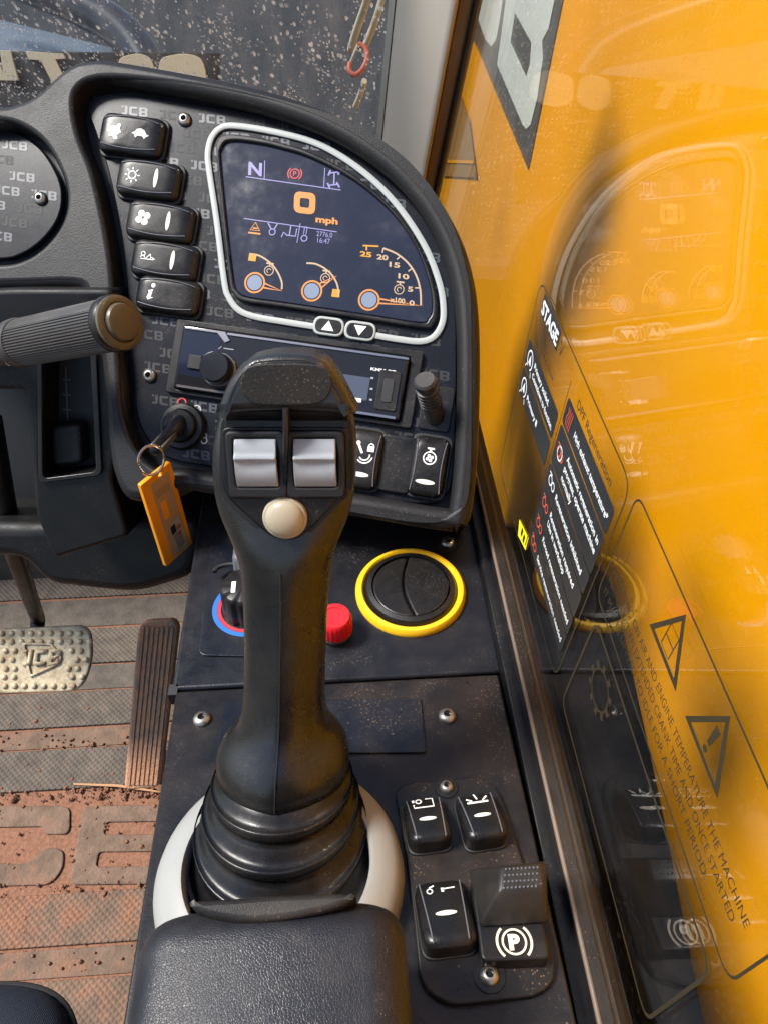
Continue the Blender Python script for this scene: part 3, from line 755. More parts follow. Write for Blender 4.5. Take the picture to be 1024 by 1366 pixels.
def dashboard():
    root = empty('dashboard', DF.m, 'black moulded instrument panel with switches and a lit display', 'dashboard')
    # --- shell with two openings
    hs = .015
    outer = [(622, 702), (634, 640), (639, 540), (639, 440), (632, 372), (612, 308), (572, 243), (512, 187), (440, 145), (350, 114), (250, 93), (150, 76), (122, 75), (98, 80), (74, 96), (48, 120), (22, 133), (-20, 138), (-220, 140), (-220, 385), (0, 384), (96, 382), (112, 394), (122, 420), (134, 500), (140, 580), (148, 630), (164, 662), (190, 668), (215, 656), (240, 652), (300, 662), (480, 690), (590, 708)]
    opening = [(98, 148), (100, 122), (117, 107), (150, 103), (215, 109), (300, 123), (400, 147), (470, 172), (540, 220), (590, 288), (616, 370), (621, 450), (619, 640), (602, 682), (560, 690), (470, 676), (300, 644), (225, 632), (186, 606), (164, 555), (158, 480), (152, 400), (145, 330), (125, 235), (106, 185)]
    pod = [(0, 160), (30, 168), (60, 191), (83, 233), (89, 268), (81, 299), (61, 326), (34, 345), (0, 352), (-60, 346), (-120, 300), (-130, 230), (-100, 180), (-50, 160)]
    so = [DF.px(x, y, hs) for x, y in outer]
    so4 = spline(so, 4)
    def inset(lp, d):
        out = []; n = len(lp)
        for i in range(n):
            t = (Vector(lp[(i + 2) % n]) - Vector(lp[i - 2])).normalized(); out.append((lp[i][0] + t.y * d, lp[i][1] - t.x * d))
        return out
    ar = sum(so4[i - 1][0] * so4[i][1] - so4[i][0] * so4[i - 1][1] for i in range(len(so4)))
    sg = -1 if ar > 0 else 1
    plate('shell', [inset(so4, sg * .004), spline([DF.px(x, y, hs) for x, y in opening], 4), spline([DF.px(x, y, hs) for x, y in pod], 4)], -.055, hs, .0038, m_shell, root, res=4, ang=60)
    top = [i for i in range(len(so4))]
    rim = inset(so4, sg * .0085)
    MB().tube([(p[0], p[1], hs - .0088) for p in rim], .0085, 18, True).build('shell_rim', m_shell, root, ang=180)
    # thick body behind the shell so the panel reads as solid
    plate('back_body', [[(-.30, .15), (.03, .14), (.05, .0), (.05, -.08), (-.14, -.09), (-.16, -.03), (-.40, .02), (-.40, .12)]], -.20, -.058, .01, m_deep, root)
    fz = spline(DF.pxs(FASCIA), 4)
    plate('fascia', [fz], -.006, 0, .0012, m_fascia, root)
    plate('fascia_gap', [spline([DF.px(x, y, -.004) for x, y in opening], 4)], -.014, -.0062, 0, m_deep, root)
    podp = spline(DF.pxs([(0, 172), (28, 180), (56, 200), (78, 236), (83, 266), (76, 294), (56, 320), (30, 338), (0, 345), (-60, 338), (-115, 296), (-122, 232), (-96, 186), (-48, 170)]), 4)
    plate('pod_panel', [podp], -.006, 0, .0012, m_fascia, root)
    plate('pod_gap', [spline([DF.px(x, y, -.004) for x, y in pod], 4)], -.014, -.0062, 0, m_deep, root)
    # --- pattern lettering
    la, lb = Flat(.00025), Flat(.0002)
    SH = -.13
    ringp = [(275, 215), (281, 182), (292, 165), (313, 161), (360, 169), (415, 183), (458, 205), (501, 237), (537, 277), (570, 328), (592, 381), (596, 414), (588, 442), (563, 458), (425, 450), (335, 432), (305, 410), (294, 381)]
    ringd = DF.pxs(ringp); rad = DF.pxs([(230, 424), (565, 464), (560, 580), (228, 528)])
    podd = DF.pxs([(0, 172), (45, 190), (78, 236), (83, 266), (56, 320), (0, 345), (-60, 338), (-60, 180)])
    row = 0; y = -.11
    while y < .24:
        x = -.36 + (row % 3) * .011
        while x < .16:
            ok = all(inside((x + dx, y + dy), fz) for dx in (-.013, .013) for dy in (-.003, .003)) or all(inside((x + dx, y + dy), podd) for dx in (-.013, .013) for dy in (-.003, .003))
            if ok: (la if random.random() < .5 else lb).logo(x, y, .0072, 1.32, SH)
            x += .0325
        y += .0125; row += 1
    tag(la.build('pattern_lettering', m_print_l, root), kind='stuff'); tag(lb.build('pattern_lettering', m_print_d, root), kind='stuff')
    # --- left column of rockers
    sw = [(174, 178, .0525, .0315), (196.5, 237, .0515, .029), (212, 294, .0545, .0295), (218, 346, .0535, .029), (222.5, 393, .051, .0275)]
    for i, (x, y, w, h) in enumerate(sw):
        cx, cy = DF.px(x, y, .010)
        b, fn = make_rocker('rocker_switch', root, DF, cx, cy, w, h, 'x', wedge=-.0015)
        fl = Flat()
        X, Y = cx - w * .22, cy
        if i == 0:
            # hare-like sprinter and tortoise
            fl.poly([(X - .006, Y + .001), (X - .003, Y + .004), (X, Y + .0035), (X + .002, Y + .006), (X + .004, Y + .0055), (X + .0035, Y + .002), (X + .005, Y - .001), (X + .002, Y - .003), (X + .003, Y - .006), (X, Y - .0065), (X - .0015, Y - .004), (X - .005, Y - .005), (X - .004, Y - .002)])
            T = cx + w * .17
            fl.poly([(T - .007, Y), (T - .0045, Y + .0012), (T - .003, Y + .0035), (T, Y + .0042), (T + .003, Y + .003), (T + .0048, Y), (T + .007, Y - .0005), (T + .0048, Y - .0018), (T + .0035, Y - .0036), (T + .002, Y - .0016), (T - .002, Y - .0016), (T - .0035, Y - .0036), (T - .0045, Y - .0012)])
        elif i == 1:
            fl.ring(X, Y, .0030, .0010)
            for k in range(8):
                a = k * pi / 4; fl.line((X + .0042 * cos(a), Y + .0042 * sin(a)), (X + .0062 * cos(a), Y + .0062 * sin(a)), .0008)
        elif i == 2:
            for k in range(4):
                a = k * pi / 2 + .5; fl.disc(X + .0036 * cos(a), Y + .0036 * sin(a), .0027, n=14)
        elif i == 3:
            fl.ring(X - .004, Y + .002, .0016, .0006, 12); fl.line((X - .0055, Y - .002), (X + .005, Y - .002), .0006); fl.line((X - .002, Y - .002), (X + .002, Y + .0022), .0006); fl.line((X + .002, Y + .0022), (X + .0026, Y - .002), .0006); fl.line((X + .003, Y - .0002), (X + .006, Y - .0016), .0006); fl.arc(X - .004, Y - .001, .0016, 0, pi, .0006, 8)
        else:
            fl.poly([(X - .003, Y + .001), (X + .0008, Y + .0022), (X - .0002, Y - .004), (X + .002, Y - .0042), (X - .0022, Y - .0062), (X - .0035, Y - .0045), (X - .0022, Y - .0005)]); fl.disc(X + .0005, Y + .0052, .0017, n=12)
        on_cap(b, fl, fn, cx, cy, w, h, 'icon', m_white)
        if 0 < i < 4:
            fl = Flat(); fl.disc(cx + w * .15, cy, .0016, .0075); on_cap(b, fl, fn, cx, cy, w, h, 'indicator', simple('indicator_white', (.72, .70, .62), .4) if i == 1 else bpy.data.materials['indicator_white'])
    for x, y in ((247, 160), (200, 501), (55, 265)): screw(DF, x, y, root, .0055)
    # --- display
    d = plate('display', [spline(DF.pxs([(x, y) for x, y in SCR]), 4)], .0003, .0012, .0003, m_screen, root)
    inner = spline(DF.pxs(SCR, .004), 4)
    cxm, cym = sum(p[0] for p in inner) / len(inner), sum(p[1] for p in inner) / len(inner)
    outer_b = [(cxm + (p[0] - cxm) * 1.045, cym + (p[1] - cym) * 1.07) for p in inner]
    plate('bezel', [outer_b, inner], .0002, .004, .0014, m_black, d)
    rl = Flat(.0022)
    path = [(500, 448)] + [(562, 453)] + RINGL[::-1][1:] + [(277, 200), (277, 222), (288, 295), (298, 372), (303, 392), (312, 408), (330, 419), (360, 425), (418, 435)]
    path = [(500, 447), (530, 452), (560, 455), (578, 449), (589, 432), (591, 410), (586, 378), (568, 331), (536, 281), (501, 243), (458, 210), (415, 188), (360, 174), (313, 167), (294, 170), (282, 183), (277, 204), (279, 228), (289, 295), (299, 375), (305, 396), (318, 413), (340, 422), (380, 429), (418, 435)]
    sp = spline([DF.px(x, y, .0022) for x, y in path], 6, False)
    me = MB(); lw = .0023
    prof = []
    L1, L2, L3, L4 = [], [], [], []
    for i, p in enumerate(sp):
        a = Vector(sp[max(0, i - 1)]); b = Vector(sp[min(len(sp) - 1, i + 1)]); t = (b - a).normalized(); nn = Vector((-t.y, t.x)); q = Vector(p)
        prof.append([(*(q - nn * lw), .0002), (*(q - nn * lw), .0018), (*(q - nn * lw * .7), .0022), (*(q + nn * lw * .7), .0022), (*(q + nn * lw), .0018), (*(q + nn * lw), .0002)])
    me.loops(prof); me.build('outline_trim', m_ringgrey, d)
    for k, (x, y) in enumerate(((438, 435), (480, 441))):
        cx, cy = DF.px(x, y, .003); w, h = .0245, .0145
        b = plate('arrow_button', [rrect(cx, cy, w, h, h / 2, 8)], .0002, .003, .001, m_ringgrey, d)
        plate('button_face', [rrect(cx, cy, w - .004, h - .004, h / 2 - .002, 8)], .0025, .0036, .0005, m_rocker, d)
        s = 1 if k == 0 else -1
        Flat(.0039).poly([(cx - .0048, cy - .0036 * s), (cx + .0048, cy - .0036 * s), (cx, cy + .0040 * s)]).build('arrow', m_white, d)
    # screen graphics
    hz = .0015
    def S(x, y): return DF.px(x, y, hz)
    made = []
    def fl_(name, mt, h=hz):
        f = Flat(h, SH); made.append((f, name, mt)); return f
    fl_('gear_readout', e_lav).text('N', *S(340.7, 225), .0100, .03, width=.0110)
    fl_('divider_line', e_lav).line(S(353.5, 214), S(352.8, 239), .0006); fl_('divider_line', e_lav).line(S(433.4, 224), S(432, 250), .0006)
    fl_('divider_line', e_lav).line(S(328.2, 235.7), S(454.5, 253.5), .0007); fl_('divider_line', e_lav).line(S(325.7, 291.4), S(449.5, 309.3), .0007)
    f = fl_('steering_mode_icon', e_lav)
    for q in ([(446, 230), (445.5, 247)], [(440, 231), (452, 229)], [(439, 247), (451, 246)]): f.ribbon([S(*p) for p in q], .001)
    for a_, b_ in (((438, 234), (441, 227)), ((451, 233), (454, 226)), ((437, 244), (440, 251)), ((449, 243), (453, 250))): f.line(S(*a_), S(*b_), .0013)
    x, y = S(393.4, 231.6); f = fl_('parking_brake_light', e_red); f.ring(x, y, .0036, .0008); f.text('P', x, y, .0040, .01)
    for s in (0, pi): f.arc(x, y, .0054, s - .8, s + .8, .0009, 10)
    x, y = S(406.6, 270.6)
    shr = lambda lp: [(px_ + SH * (py_ - y), py_) for px_, py_ in lp]
    plate('speed_digit', [shr(rrect(x, y, .0170, .0165, .005)), shr(rrect(x, y, .0076, .0072, .0018))], hz, hz + .0001, 0, e_org, d)
    fl_('speed_unit', e_org).text('mph', *S(436, 293.5), .0048, .04, width=.0175)
    for k, t in enumerate(('2776.0', '16:47')): fl_('hour_readout' if k == 0 else 'clock_readout', e_lav).text(t, *S(433 - k, 312.5 + 8.5 * k), .0040, 0, width=.0125 if k == 0 else .010)
    x, y = S(341, 303); f = fl_('status_icon', e_org); f.ribbon([(x - .0038, y - .0024), (x + .0038, y - .0024), (x - .0005, y + .0038)], .0009, True); f.line((x - .005, y - .0048), (x + .005, y - .0048), .0013); f.line((x - .002, y - .0008), (x + .002, y - .0008), .001)
    x, y = S(364, 306); f = fl_('status_icon', e_lav); f.ring(x, y - .002, .0024, .0008, 12); f.line((x - .001, y), (x - .0045, y + .0045), .001); f.line((x + .001, y), (x + .003, y + .0045), .001)
    x, y = S(387, 309); f = fl_('status_icon', e_lav); f.ribbon([(x - .006, y - .005), (x - .005, y - .001), (x - .002, y - .003), (x + .005, y - .003), (x + .005, y + .003)], .0009); f.line((x, y - .003), (x, y + .0045), .0009)
    x, y = S(407, 311); f = fl_('status_icon', e_lav); f.ring(x, y - .004, .0023, .0008, 12); f.ribbon([(x - .001, y - .001), (x - .001, y + .005), (x + .001, y + .005), (x + .001, y - .001)], .0006); f.line((x - .005, y - .008), (x - .005, y + .007), .0006)
    def gauge(hx, hy, arcpts, tip, block=None):
        h = S(hx, hy)
        fl_('hub_ring', e_org).ring(*h, .0076, .0014); fl_('dial_hub', e_hub, hz + .0001).disc(*h, .0060)
        f = fl_('dial_scale', e_pale); f.ribbon(spline([S(*p) for p in arcpts], 5, False), .0013)
        t = Vector(S(*tip)); hv = Vector(h); dd = (t - hv).normalized(); nn = Vector((-dd.y, dd.x)); st = hv + dd * .0080
        fl_('needle', e_org).ribbon([tuple(st + nn * .0017), tuple(t), tuple(st - nn * .0017)], .0012)
        if block: fl_('limit_block', e_ylw).rect(*S(*block), .0060, .0060)
        return f
    gauge(340, 377, [(333, 339), (346, 341), (360, 350), (370, 362), (376, 376), (376, 386)], (376, 388), (337, 343))
    gauge(416, 388, [(409, 351), (421, 352), (433, 358), (443, 367), (450, 380), (452, 396)], (449, 368), (448, 391))
    f = gauge(492, 400, [(511, 331), (528, 338), (543, 350), (554, 366), (560, 386), (561, 407)], (563, 408))
    for (x, y), (x2, y2) in (((511, 331), (510, 337)), ((533, 342), (529, 346)), ((549, 358), (544, 362)), ((559, 384), (553, 384))): f.line(S(x, y), S(x2, y2), .001)
    for t, x, y, w in (('20', 510, 343, .0086), ('15', 526, 353, .0082), ('10', 538, 368.5, .0084), ('5', 547, 385.5, .0040), ('x100', 530, 400.5, .0115), ('0', 549, 404, .0040)):
        fl_('dial_number', e_pale).text(t, *S(x, y), .0038, .03, width=w)
    fl_('dial_number', e_ylw).text('25', *S(488, 339), .0038, .04, width=.0090); fl_('limit_mark', e_ylw).line(S(484, 327.5), S(505, 328.5), .0012).line(S(489, 328), S(489, 334), .0012)
    for gx, gy in ((532, 386), (359, 361), (434, 371)):
        f = fl_('engine_icon', e_pale)
        x, y = S(gx, gy); f.ring(x, y, .0036, .0007, 14); f.line((x - .003, y + .0056), (x + .003, y + .0056), .0012); f.line((x, y + .0038), (x, y + .0055), .001); f.arc(x, y, .0016, .3, 4.5, .0006, 8)
    for f, nm, mt in made: f.build(nm, mt, d)
    # --- ignition barrel
    cx, cy = DF.px(241, 568, .006)
    ig = MB().lathe([(.0185, -.001), (.0185, .003), (.017, .0055), (.0135, .006), (.0132, .009), (.0118, .0105), (.0065, .011), (.0060, .0095), (.0001, .0095)], 36, (cx, cy, 0)).build('ignition_switch', m_black, root)
    rd = Flat(.0004); rd.ring(*DF.px(243, 537), .0034, .0011, 12); rd.build('off_mark', m_red_p, ig)
    wt = Flat(.0004); x, y = DF.px(263, 546); wt.ring(x, y, .003, .001, 14); wt.line((x - .002, y - .002), (x + .002, y + .002), .0008)
    x, y = DF.px(273, 586); wt.ring(x, y - .001, .0024, .001, 12); wt.ring(x, y + .0028, .0016, .0008, 10); wt.build('position_marks', simple('mark_grey', (.42, .42, .42), .5), ig)
    # --- small ribbed lever
    b0 = DF.p3(580, 556, .0); t0 = DF.p3(566, 506, .040)
    bx = plate('lever_base', [rrect(*DF.px(582, 545), .024, .034, .003)], -.001, .002, .0008, m_black, root)
    ax = (t0 - b0).normalized(); Ln = (t0 - b0).length
    prof = [(.0075, 0), (.0075, Ln * .35)]
    for k in range(5):
        z = Ln * (.38 + .085 * k); prof += [(.0068, z), (.0084, z + .0008), (.0084, z + .0026), (.0068, z + .0032)]
    prof += [(.0080, Ln * .86), (.0082, Ln * .96), (.0068, Ln), (.0001, Ln)]
    MB().lathe(prof, 28, b0, ax).build('lever_knob', plastic('lever_black', (.03, .03, .03), .3, .2, 0), bx)
    # --- three lower switches
    for i, (x, y, w, h) in enumerate(((484, 612, .027, .046), (526, 618, .0275, .043), (571, 622, .0275, .046))):
        cx, cy = DF.px(x, y, .008)
        if i == 1:
            b = plate('blanking_plate', [rrect(cx, cy, w, h, .004)], -.001, .004, .0015, m_black, root); continue
        b, fn = make_rocker('rocker_switch', root, DF, cx, cy, w, h, 'y', wedge=-.001, top=.008)
        fl = Flat()
        if i == 2:
            X, Y = cx, cy + h * .13
            fl.ring(X, Y, .0046, .0009); fl.line((X - .0026, Y + .0072), (X + .0026, Y + .0072), .0013); fl.line((X, Y + .005), (X, Y + .007), .0016)
            for k in range(4):
                a = k * pi / 2 + .4; fl.disc(X + .0018 * cos(a), Y + .0018 * sin(a), .0013, n=10)
        else:
            X, Y = cx + .001, cy + h * .13
            fl.rect(X + .004, Y + .002, .005, .0042); fl.arc(X + .004, Y + .004, .0019, 0, pi, .0008, 8); fl.line((X - .006, Y + .005), (X - .002, Y - .002), .0018); fl.disc(X - .006, Y + .0055, .0016, n=10)
            fl.arc(X, Y - .003, .004, -2.6, .2, .001, 10); fl.arc(X, Y - .003, .0062, -2.4, -.2, .001, 10)
        on_cap(b, fl, fn, cx, cy, w, h, 'icon', m_white)
        fl = Flat(); fl.disc(cx - .0005, cy - h * .26, .0072, .0018); on_cap(b, fl, fn, cx, cy, w, h, 'indicator', bpy.data.materials['indicator_white'])
    return root
dash = dashboard()

def radio():
    root = empty('car_radio', Matrix(DF.m), 'slim black car radio with chrome edges behind the joystick head', 'radio')
    fo = lambda x, y, h=.0: DF.px(x, y, h)
    x0, x1, y0, y1 = -.1005, .095, -.0285, .0300
    ox0, ox1, oy0, oy1 = -.0925, .0855, -.0245, .0242
    plate('housing', [rrect((x0 + x1) / 2, 0.0007, x1 - x0, y1 - y0, .003), rrect((ox0 + ox1) / 2, 0, ox1 - ox0 + .001, oy1 - oy0 + .001, .002)], -.003, .004, .001, m_black, root)
    fp = plate('faceplate', [rrect((ox0 + ox1) / 2, 0, ox1 - ox0, oy1 - oy0, .003)], -.002, .008, .002, simple('radio_gloss', (.010, .010, .012), .16), root)
    Flat(.0081).rect(-.076, .004, .030, .036, .002).build('dark_inlay', simple('radio_inlay', (.012, .016, .03), .12), fp)
    ch = MB(); ch.box((.0145, .0222, .0083), .141, .0016, .0016); ch.build('chrome_strip', m_chrome, root)
    plate('chrome_strip', [[(ox0 + .002, .0215), (-.064, .0215), (-.057, .0150), (-.053, .0172), (-.058, .0236), (ox0 + .002, .0236)]], .0078, .0092, .0004, m_chrome, root)
    ch = MB(); ch.box(((ox0 + ox1) / 2, -.0228, .0083), .172, .0018, .0016); ch.build('chrome_strip', m_chrome, root)
    kx, ky = fo(289, 491, .015)
    k = MB().lathe([(.0128, .008), (.0128, .0105), (.0120, .011), (.0118, .020), (.0108, .0215), (.0001, .0213)], 36, (kx, ky, 0)).build('volume_knob', simple('knob_gloss', (.012, .013, .018), .18), root)
    MB().lathe([(.0132, .008), (.0136, .0095), (.0128, .0107)], 36, (kx, ky, 0)).build('knob_ring', simple('knob_ring', (.28, .27, .26), .3, 1), k)
    bx, by = fo(260, 483, .009); plate('button', [rrect(bx, by, .0105, .011, .001)], .0078, .0098, .0006, m_black, root)
    dx, dy = fo(462, 515, .009); s = plate('radio_display', [rrect(dx, dy, .034, .0175, .001)], .0078, .0084, .0002, simple('radio_lcd', (.06, .075, .11), .2), root)
    Flat(.0086).rect(*fo(473, 533, .009), .010, .003).build('lcd_mark', m_white, s)
    ux, uy = fo(517, 521, .009); u = plate('port_cover', [rrect(ux, uy, .0165, .030, .0015)], .0078, .0092, .0006, m_black, root)
    plate('cover_grip', [rrect(ux, uy, .008, .018, .002)], .0090, .0098, .0004, m_deep, u)
    for i in range(3):
        b = fo(496 - i * .8, 504 + i * 14.5, .009); Flat(.0083).rect(b[0], b[1], .0022, .0014).build('button_mark', m_roller, root)
    Flat(.0083).text('KMM-BT', *fo(511, 494, .0083), .0022, .02, width=.019).build('model_print', m_white, root)
    x, y = fo(302, 465, .0083); f = Flat(.0083); f.rect(x + .002, y, .008, .0007); f.line((x - .006, y - .001), (x - .004, y + .001), .0006); f.build('small_print', m_roller, root)
radio()

def key_and_tag():
    cx, cy = DF.px(241, 568, .006)
    base = DF.m @ Vector((cx, cy, .011))
    root = empty('ignition_key', Matrix.Translation(base), 'black ignition key with split ring in the starter switch', 'key')
    tip = P(205, 603, (base - C).dot(D) - .035) - base
    d = tip.normalized()
    MB().tube([d * -.004, d * .012, d * .014, d * (tip.length * .6), tip * .97, tip], [.0068, .0066, .0052, .0042, .0038, .002], 14).build('key_stem', m_black, root)
    s = d.cross(Z).normalized()
    MB().box(tip * .62, tip.length * .55, .0105, .0042, (d, s, d.cross(s))).build('key_bow', simple('key_edge', (.10, .10, .09), .35), root)
    # ring
    zt = (base + tip - C).dot(D)
    rc = P(202, 614, zt) - base
    ax1 = (R * .72 + F * .45 - Z * .25).normalized(); ax2 = (-Z * .9 + R * .42 + F * .05); ax2 = (ax2 - ax1 * ax2.dot(ax1)).normalized()
    MB().tube([rc + ax1 * .0095 * cos(2 * pi * k / 32) + ax2 * .0115 * sin(2 * pi * k / 32) for k in range(32)], .0010, 8, True).build('split_ring', m_chrome, root)
    # tag
    A = P(188, 648, zt)
    dB = rayd(228, 616); B = C + dB * ((A.z - C.z) / dB.z)
    ex = (B - A); wdt = min(ex.length, .040); ex.normalize()
    fr = Fr(A, ex.cross(Z).normalized(), ex)
    if fr.ez.dot(C - A) < 0: fr = Fr(A, -fr.ez, ex)
    ey = fr.ey
    up = 1 if ey.z > 0 else -1
    q = fr.px(222, 757); Lg = abs(q[1])
    wdt = abs(fr.px(228, 616)[0])
    print('tag', wdt, Lg, q, fr.px(247, 727), up)
    t = empty('key_tag', fr.m, 'orange plastic key fob with printed insert hanging from the ignition key', 'key fob')
    yy = lambda v: v * Lg * up
    def V(u, v): return (u * wdt, -v * Lg * up)
    out = fillet([V(0, 0), V(1, 0), V(1, 1), V(0, 1)], .0015, 3)
    hole = circ(*V(.62, .045), .0022, 12)
    plate('fob_body', [out, hole], -.0036, 0, .0005, m_orange_pl, t)
    ins = plate('insert', [[V(.26, .06), V(.86, .06), V(.86, .97), V(.26, .97)]], .0, .0004, .0001, plastic('insert_tan', (.42, .27, .13), .4, .2, 0, film=.3), t)
    f = Flat(.0006)
    for k in range(3): f.line(V(.32, .17 + .028 * k), V(.78, .17 + .028 * k), .0006)
    f.build('print_lines', simple('print_brown', (.16, .09, .04), .5), ins)
    f = Flat(.0006); f.poly([V(.36, .30), V(.54, .30), V(.54, .50), V(.36, .50)]); f.build('name_strip', m_orange_pl, ins)
    f = Flat(.0006); f.poly([V(.40, .60), V(.80, .57), V(.84, .95), V(.42, .95)]); f.build('print_block', simple('print_grey', (.36, .33, .28), .4), ins)
    f = Flat(.0008); f.poly([V(.44, .62), V(.60, .61), V(.60, .71), V(.44, .72)]); 
    for k in range(6): f.line(V(.46 + .01 * k, .75 + .032 * k), V(.72 + .008 * k, .735 + .032 * k), .0011)
    f.build('print_dark', m_decal_blk, ins)
    f = Flat(.0008); f.disc(*V(.7, .68), .0026); f.disc(*V(.68, .76), .002); f.build('print_rust', simple('print_rust', (.33, .12, .04), .5), ins)
key_and_tag()

def cowl():
    h = 0.0
    KF = Fr(P(100, 560, .60), -F * .90 + Z * .40 - R * .05, R - F * .25)
    root = empty('column_cowl', KF.m, 'black steering column cowl with a vertical slider slot', 'cowl')
    def px(pts, hh=h): return [KF.px(x, y, hh) for x, y in pts]
    out = fillet(px([(-200, 395), (20, 385), (150, 385), (160, 560), (150, 640), (172, 716), (72, 746), (48, 690), (34, 520), (-200, 520)]), .006, 4)
    hole = fillet(px([(56, 470), (122, 470), (130, 630), (56, 640)]), .006, 4)
    plate('cowl_panel', [out, hole], h - .05, h, .004, m_cowl, root)
    plate('slot_floor', [px([(50, 460), (128, 460), (136, 636), (50, 646)])], h - .06, h - .03, 0, m_deep, root)
    rim = fillet(px([(50, 462), (129, 462), (137, 634), (52, 645)], h + .002), .006, 4)
    rin = fillet(px([(57, 470), (121, 470), (129, 629), (58, 638)], h + .002), .005, 4)
    plate('slot_rim', [rim, rin], h - .002, h + .003, .001, m_rocker, root)
    plate('slider', [fillet(px([(66, 568), (108, 566), (111, 620), (69, 624)], h - .012), .006, 4)], h - .029, h - .012, .004, m_cowl, root)
    f = Flat(h - .0295); 
    a = lambda x, y: KF.px(x, y, h - .0295)
    f.line(a(88, 490), a(91, 570), .0012)
    for k in range(4): f.line(a(84, 506 + 20 * k), a(95, 507 + 20 * k), .0012)
    f.build('gate_marks', m_grey_pl, root)
    # lower moulding under the dash
    lo = empty('lower_duct', KF.m, 'dark rounded moulding under the dash above the pedals', 'moulding')
    h2 = -.06
    plate('duct_shell', [fillet(px([(-220, 700), (60, 700), (150, 690), (270, 690), (262, 770), (180, 795), (60, 782), (30, 745), (-220, 745)], h2), .02, 5)], h2 - .12, h2, .012, m_cowl, lo)
    plate('backing', [px([(-240, 360), (300, 380), (540, 480), (540, 700), (270, 740), (-240, 740)], -.13)], -.22, -.135, .004, m_deep, lo)  # dark mass added across the void under the dash to stop light leaks
cowl()
def stalk():
    A, B = P(8, 461, .545), P(158, 431, .470)
    d = (B - A); L = d.length; d.normalize()
    root = empty('control_stalk', Matrix.Translation(A), 'thick ribbed steering column stalk with brass coloured end button', 'control stalk')
    def la(prof, name, mat, n=48, par=root): return MB().lathe(prof, n, (0, 0, 0), d, Z).build(name, mat, par)
    la([(.012, -.08), (.0135, -.03), (.0148, -.010), (.0152, .013)], 'stem', m_stalk)
    la([(.0150, .012), (.0172, .0145), (.0176, .021), (.0168, .0245)], 'collar', m_stalk)
    prof = []
    n = 54; ribs = []
    # ribbed sleeve: lengthwise ribs
    Ls = []
    e = Z - d * Z.dot(d); e.normalize(); e2 = d.cross(e)
    for z, k in ((.0245, .97), (.026, 1.0), (L - .008, 1.0), (L - .0065, .97)):
        lp = []
        for i in range(216):
            a = 2 * pi * i / 216; r = .0166 * k
            if not (-.6 < (a if a < pi else a - 2 * pi) < .55): r += .00045 * (1 if (i % 4) < 2 else -1)
            lp.append(d * z + (e * cos(a) + e2 * sin(a)) * r)
        Ls.append(lp)
    MB().loops(Ls).build('ribbed_sleeve', plastic('stalk_sleeve', (.055, .053, .051), .34, .1, 0, film=.1), root, ang=20)
    la([(.0166, L - .007), (.0178, L - .0055), (.0180, L - .001), (.0172, L + .0008)], 'end_collar', m_black)
    la([(.0171, L - .001), (.0171, L + .0028), (.0150, L + .0040), (.0128, L + .0040), (.0125, L + .002)], 'end_ring', m_stalk_end)
    la([(.0122, L), (.0122, L + .0045), (.0112, L + .0065), (.0080, L + .0075), (.0001, L + .0078)], 'end_button', m_stalk_end)
    # lamp symbols printed on the stem end
    sf = Fr(P(10, 468, .53), -D, R); f = Flat(0)
    def onstem(x, y):
        # point on the narrow stem surface nearest the camera
        r = rayd(x, y); o = C - A
        r_ = r - d * r.dot(d); o_ = o - d * o.dot(d)
        a, b, c = r_.dot(r_), 2 * r_.dot(o_), o_.dot(o_) - .0154 ** 2
        disc = max(b * b - 4 * a * c, 0); t = (-b - sqrt(disc)) / (2 * a); return C + r * t - A
    mb = MB()
    for x, y in ((16, 466), (25, 480), (5, 470), (13, 483), (3, 457)):
        ps = [onstem(x + 5.0 * cos(a), y + 4.2 * sin(a)) for a in [2 * pi * k / 10 for k in range(8)]]
        mb.tube(ps, .0004, 5)
    mb.build('lamp_symbols', m_white, root)
stalk()

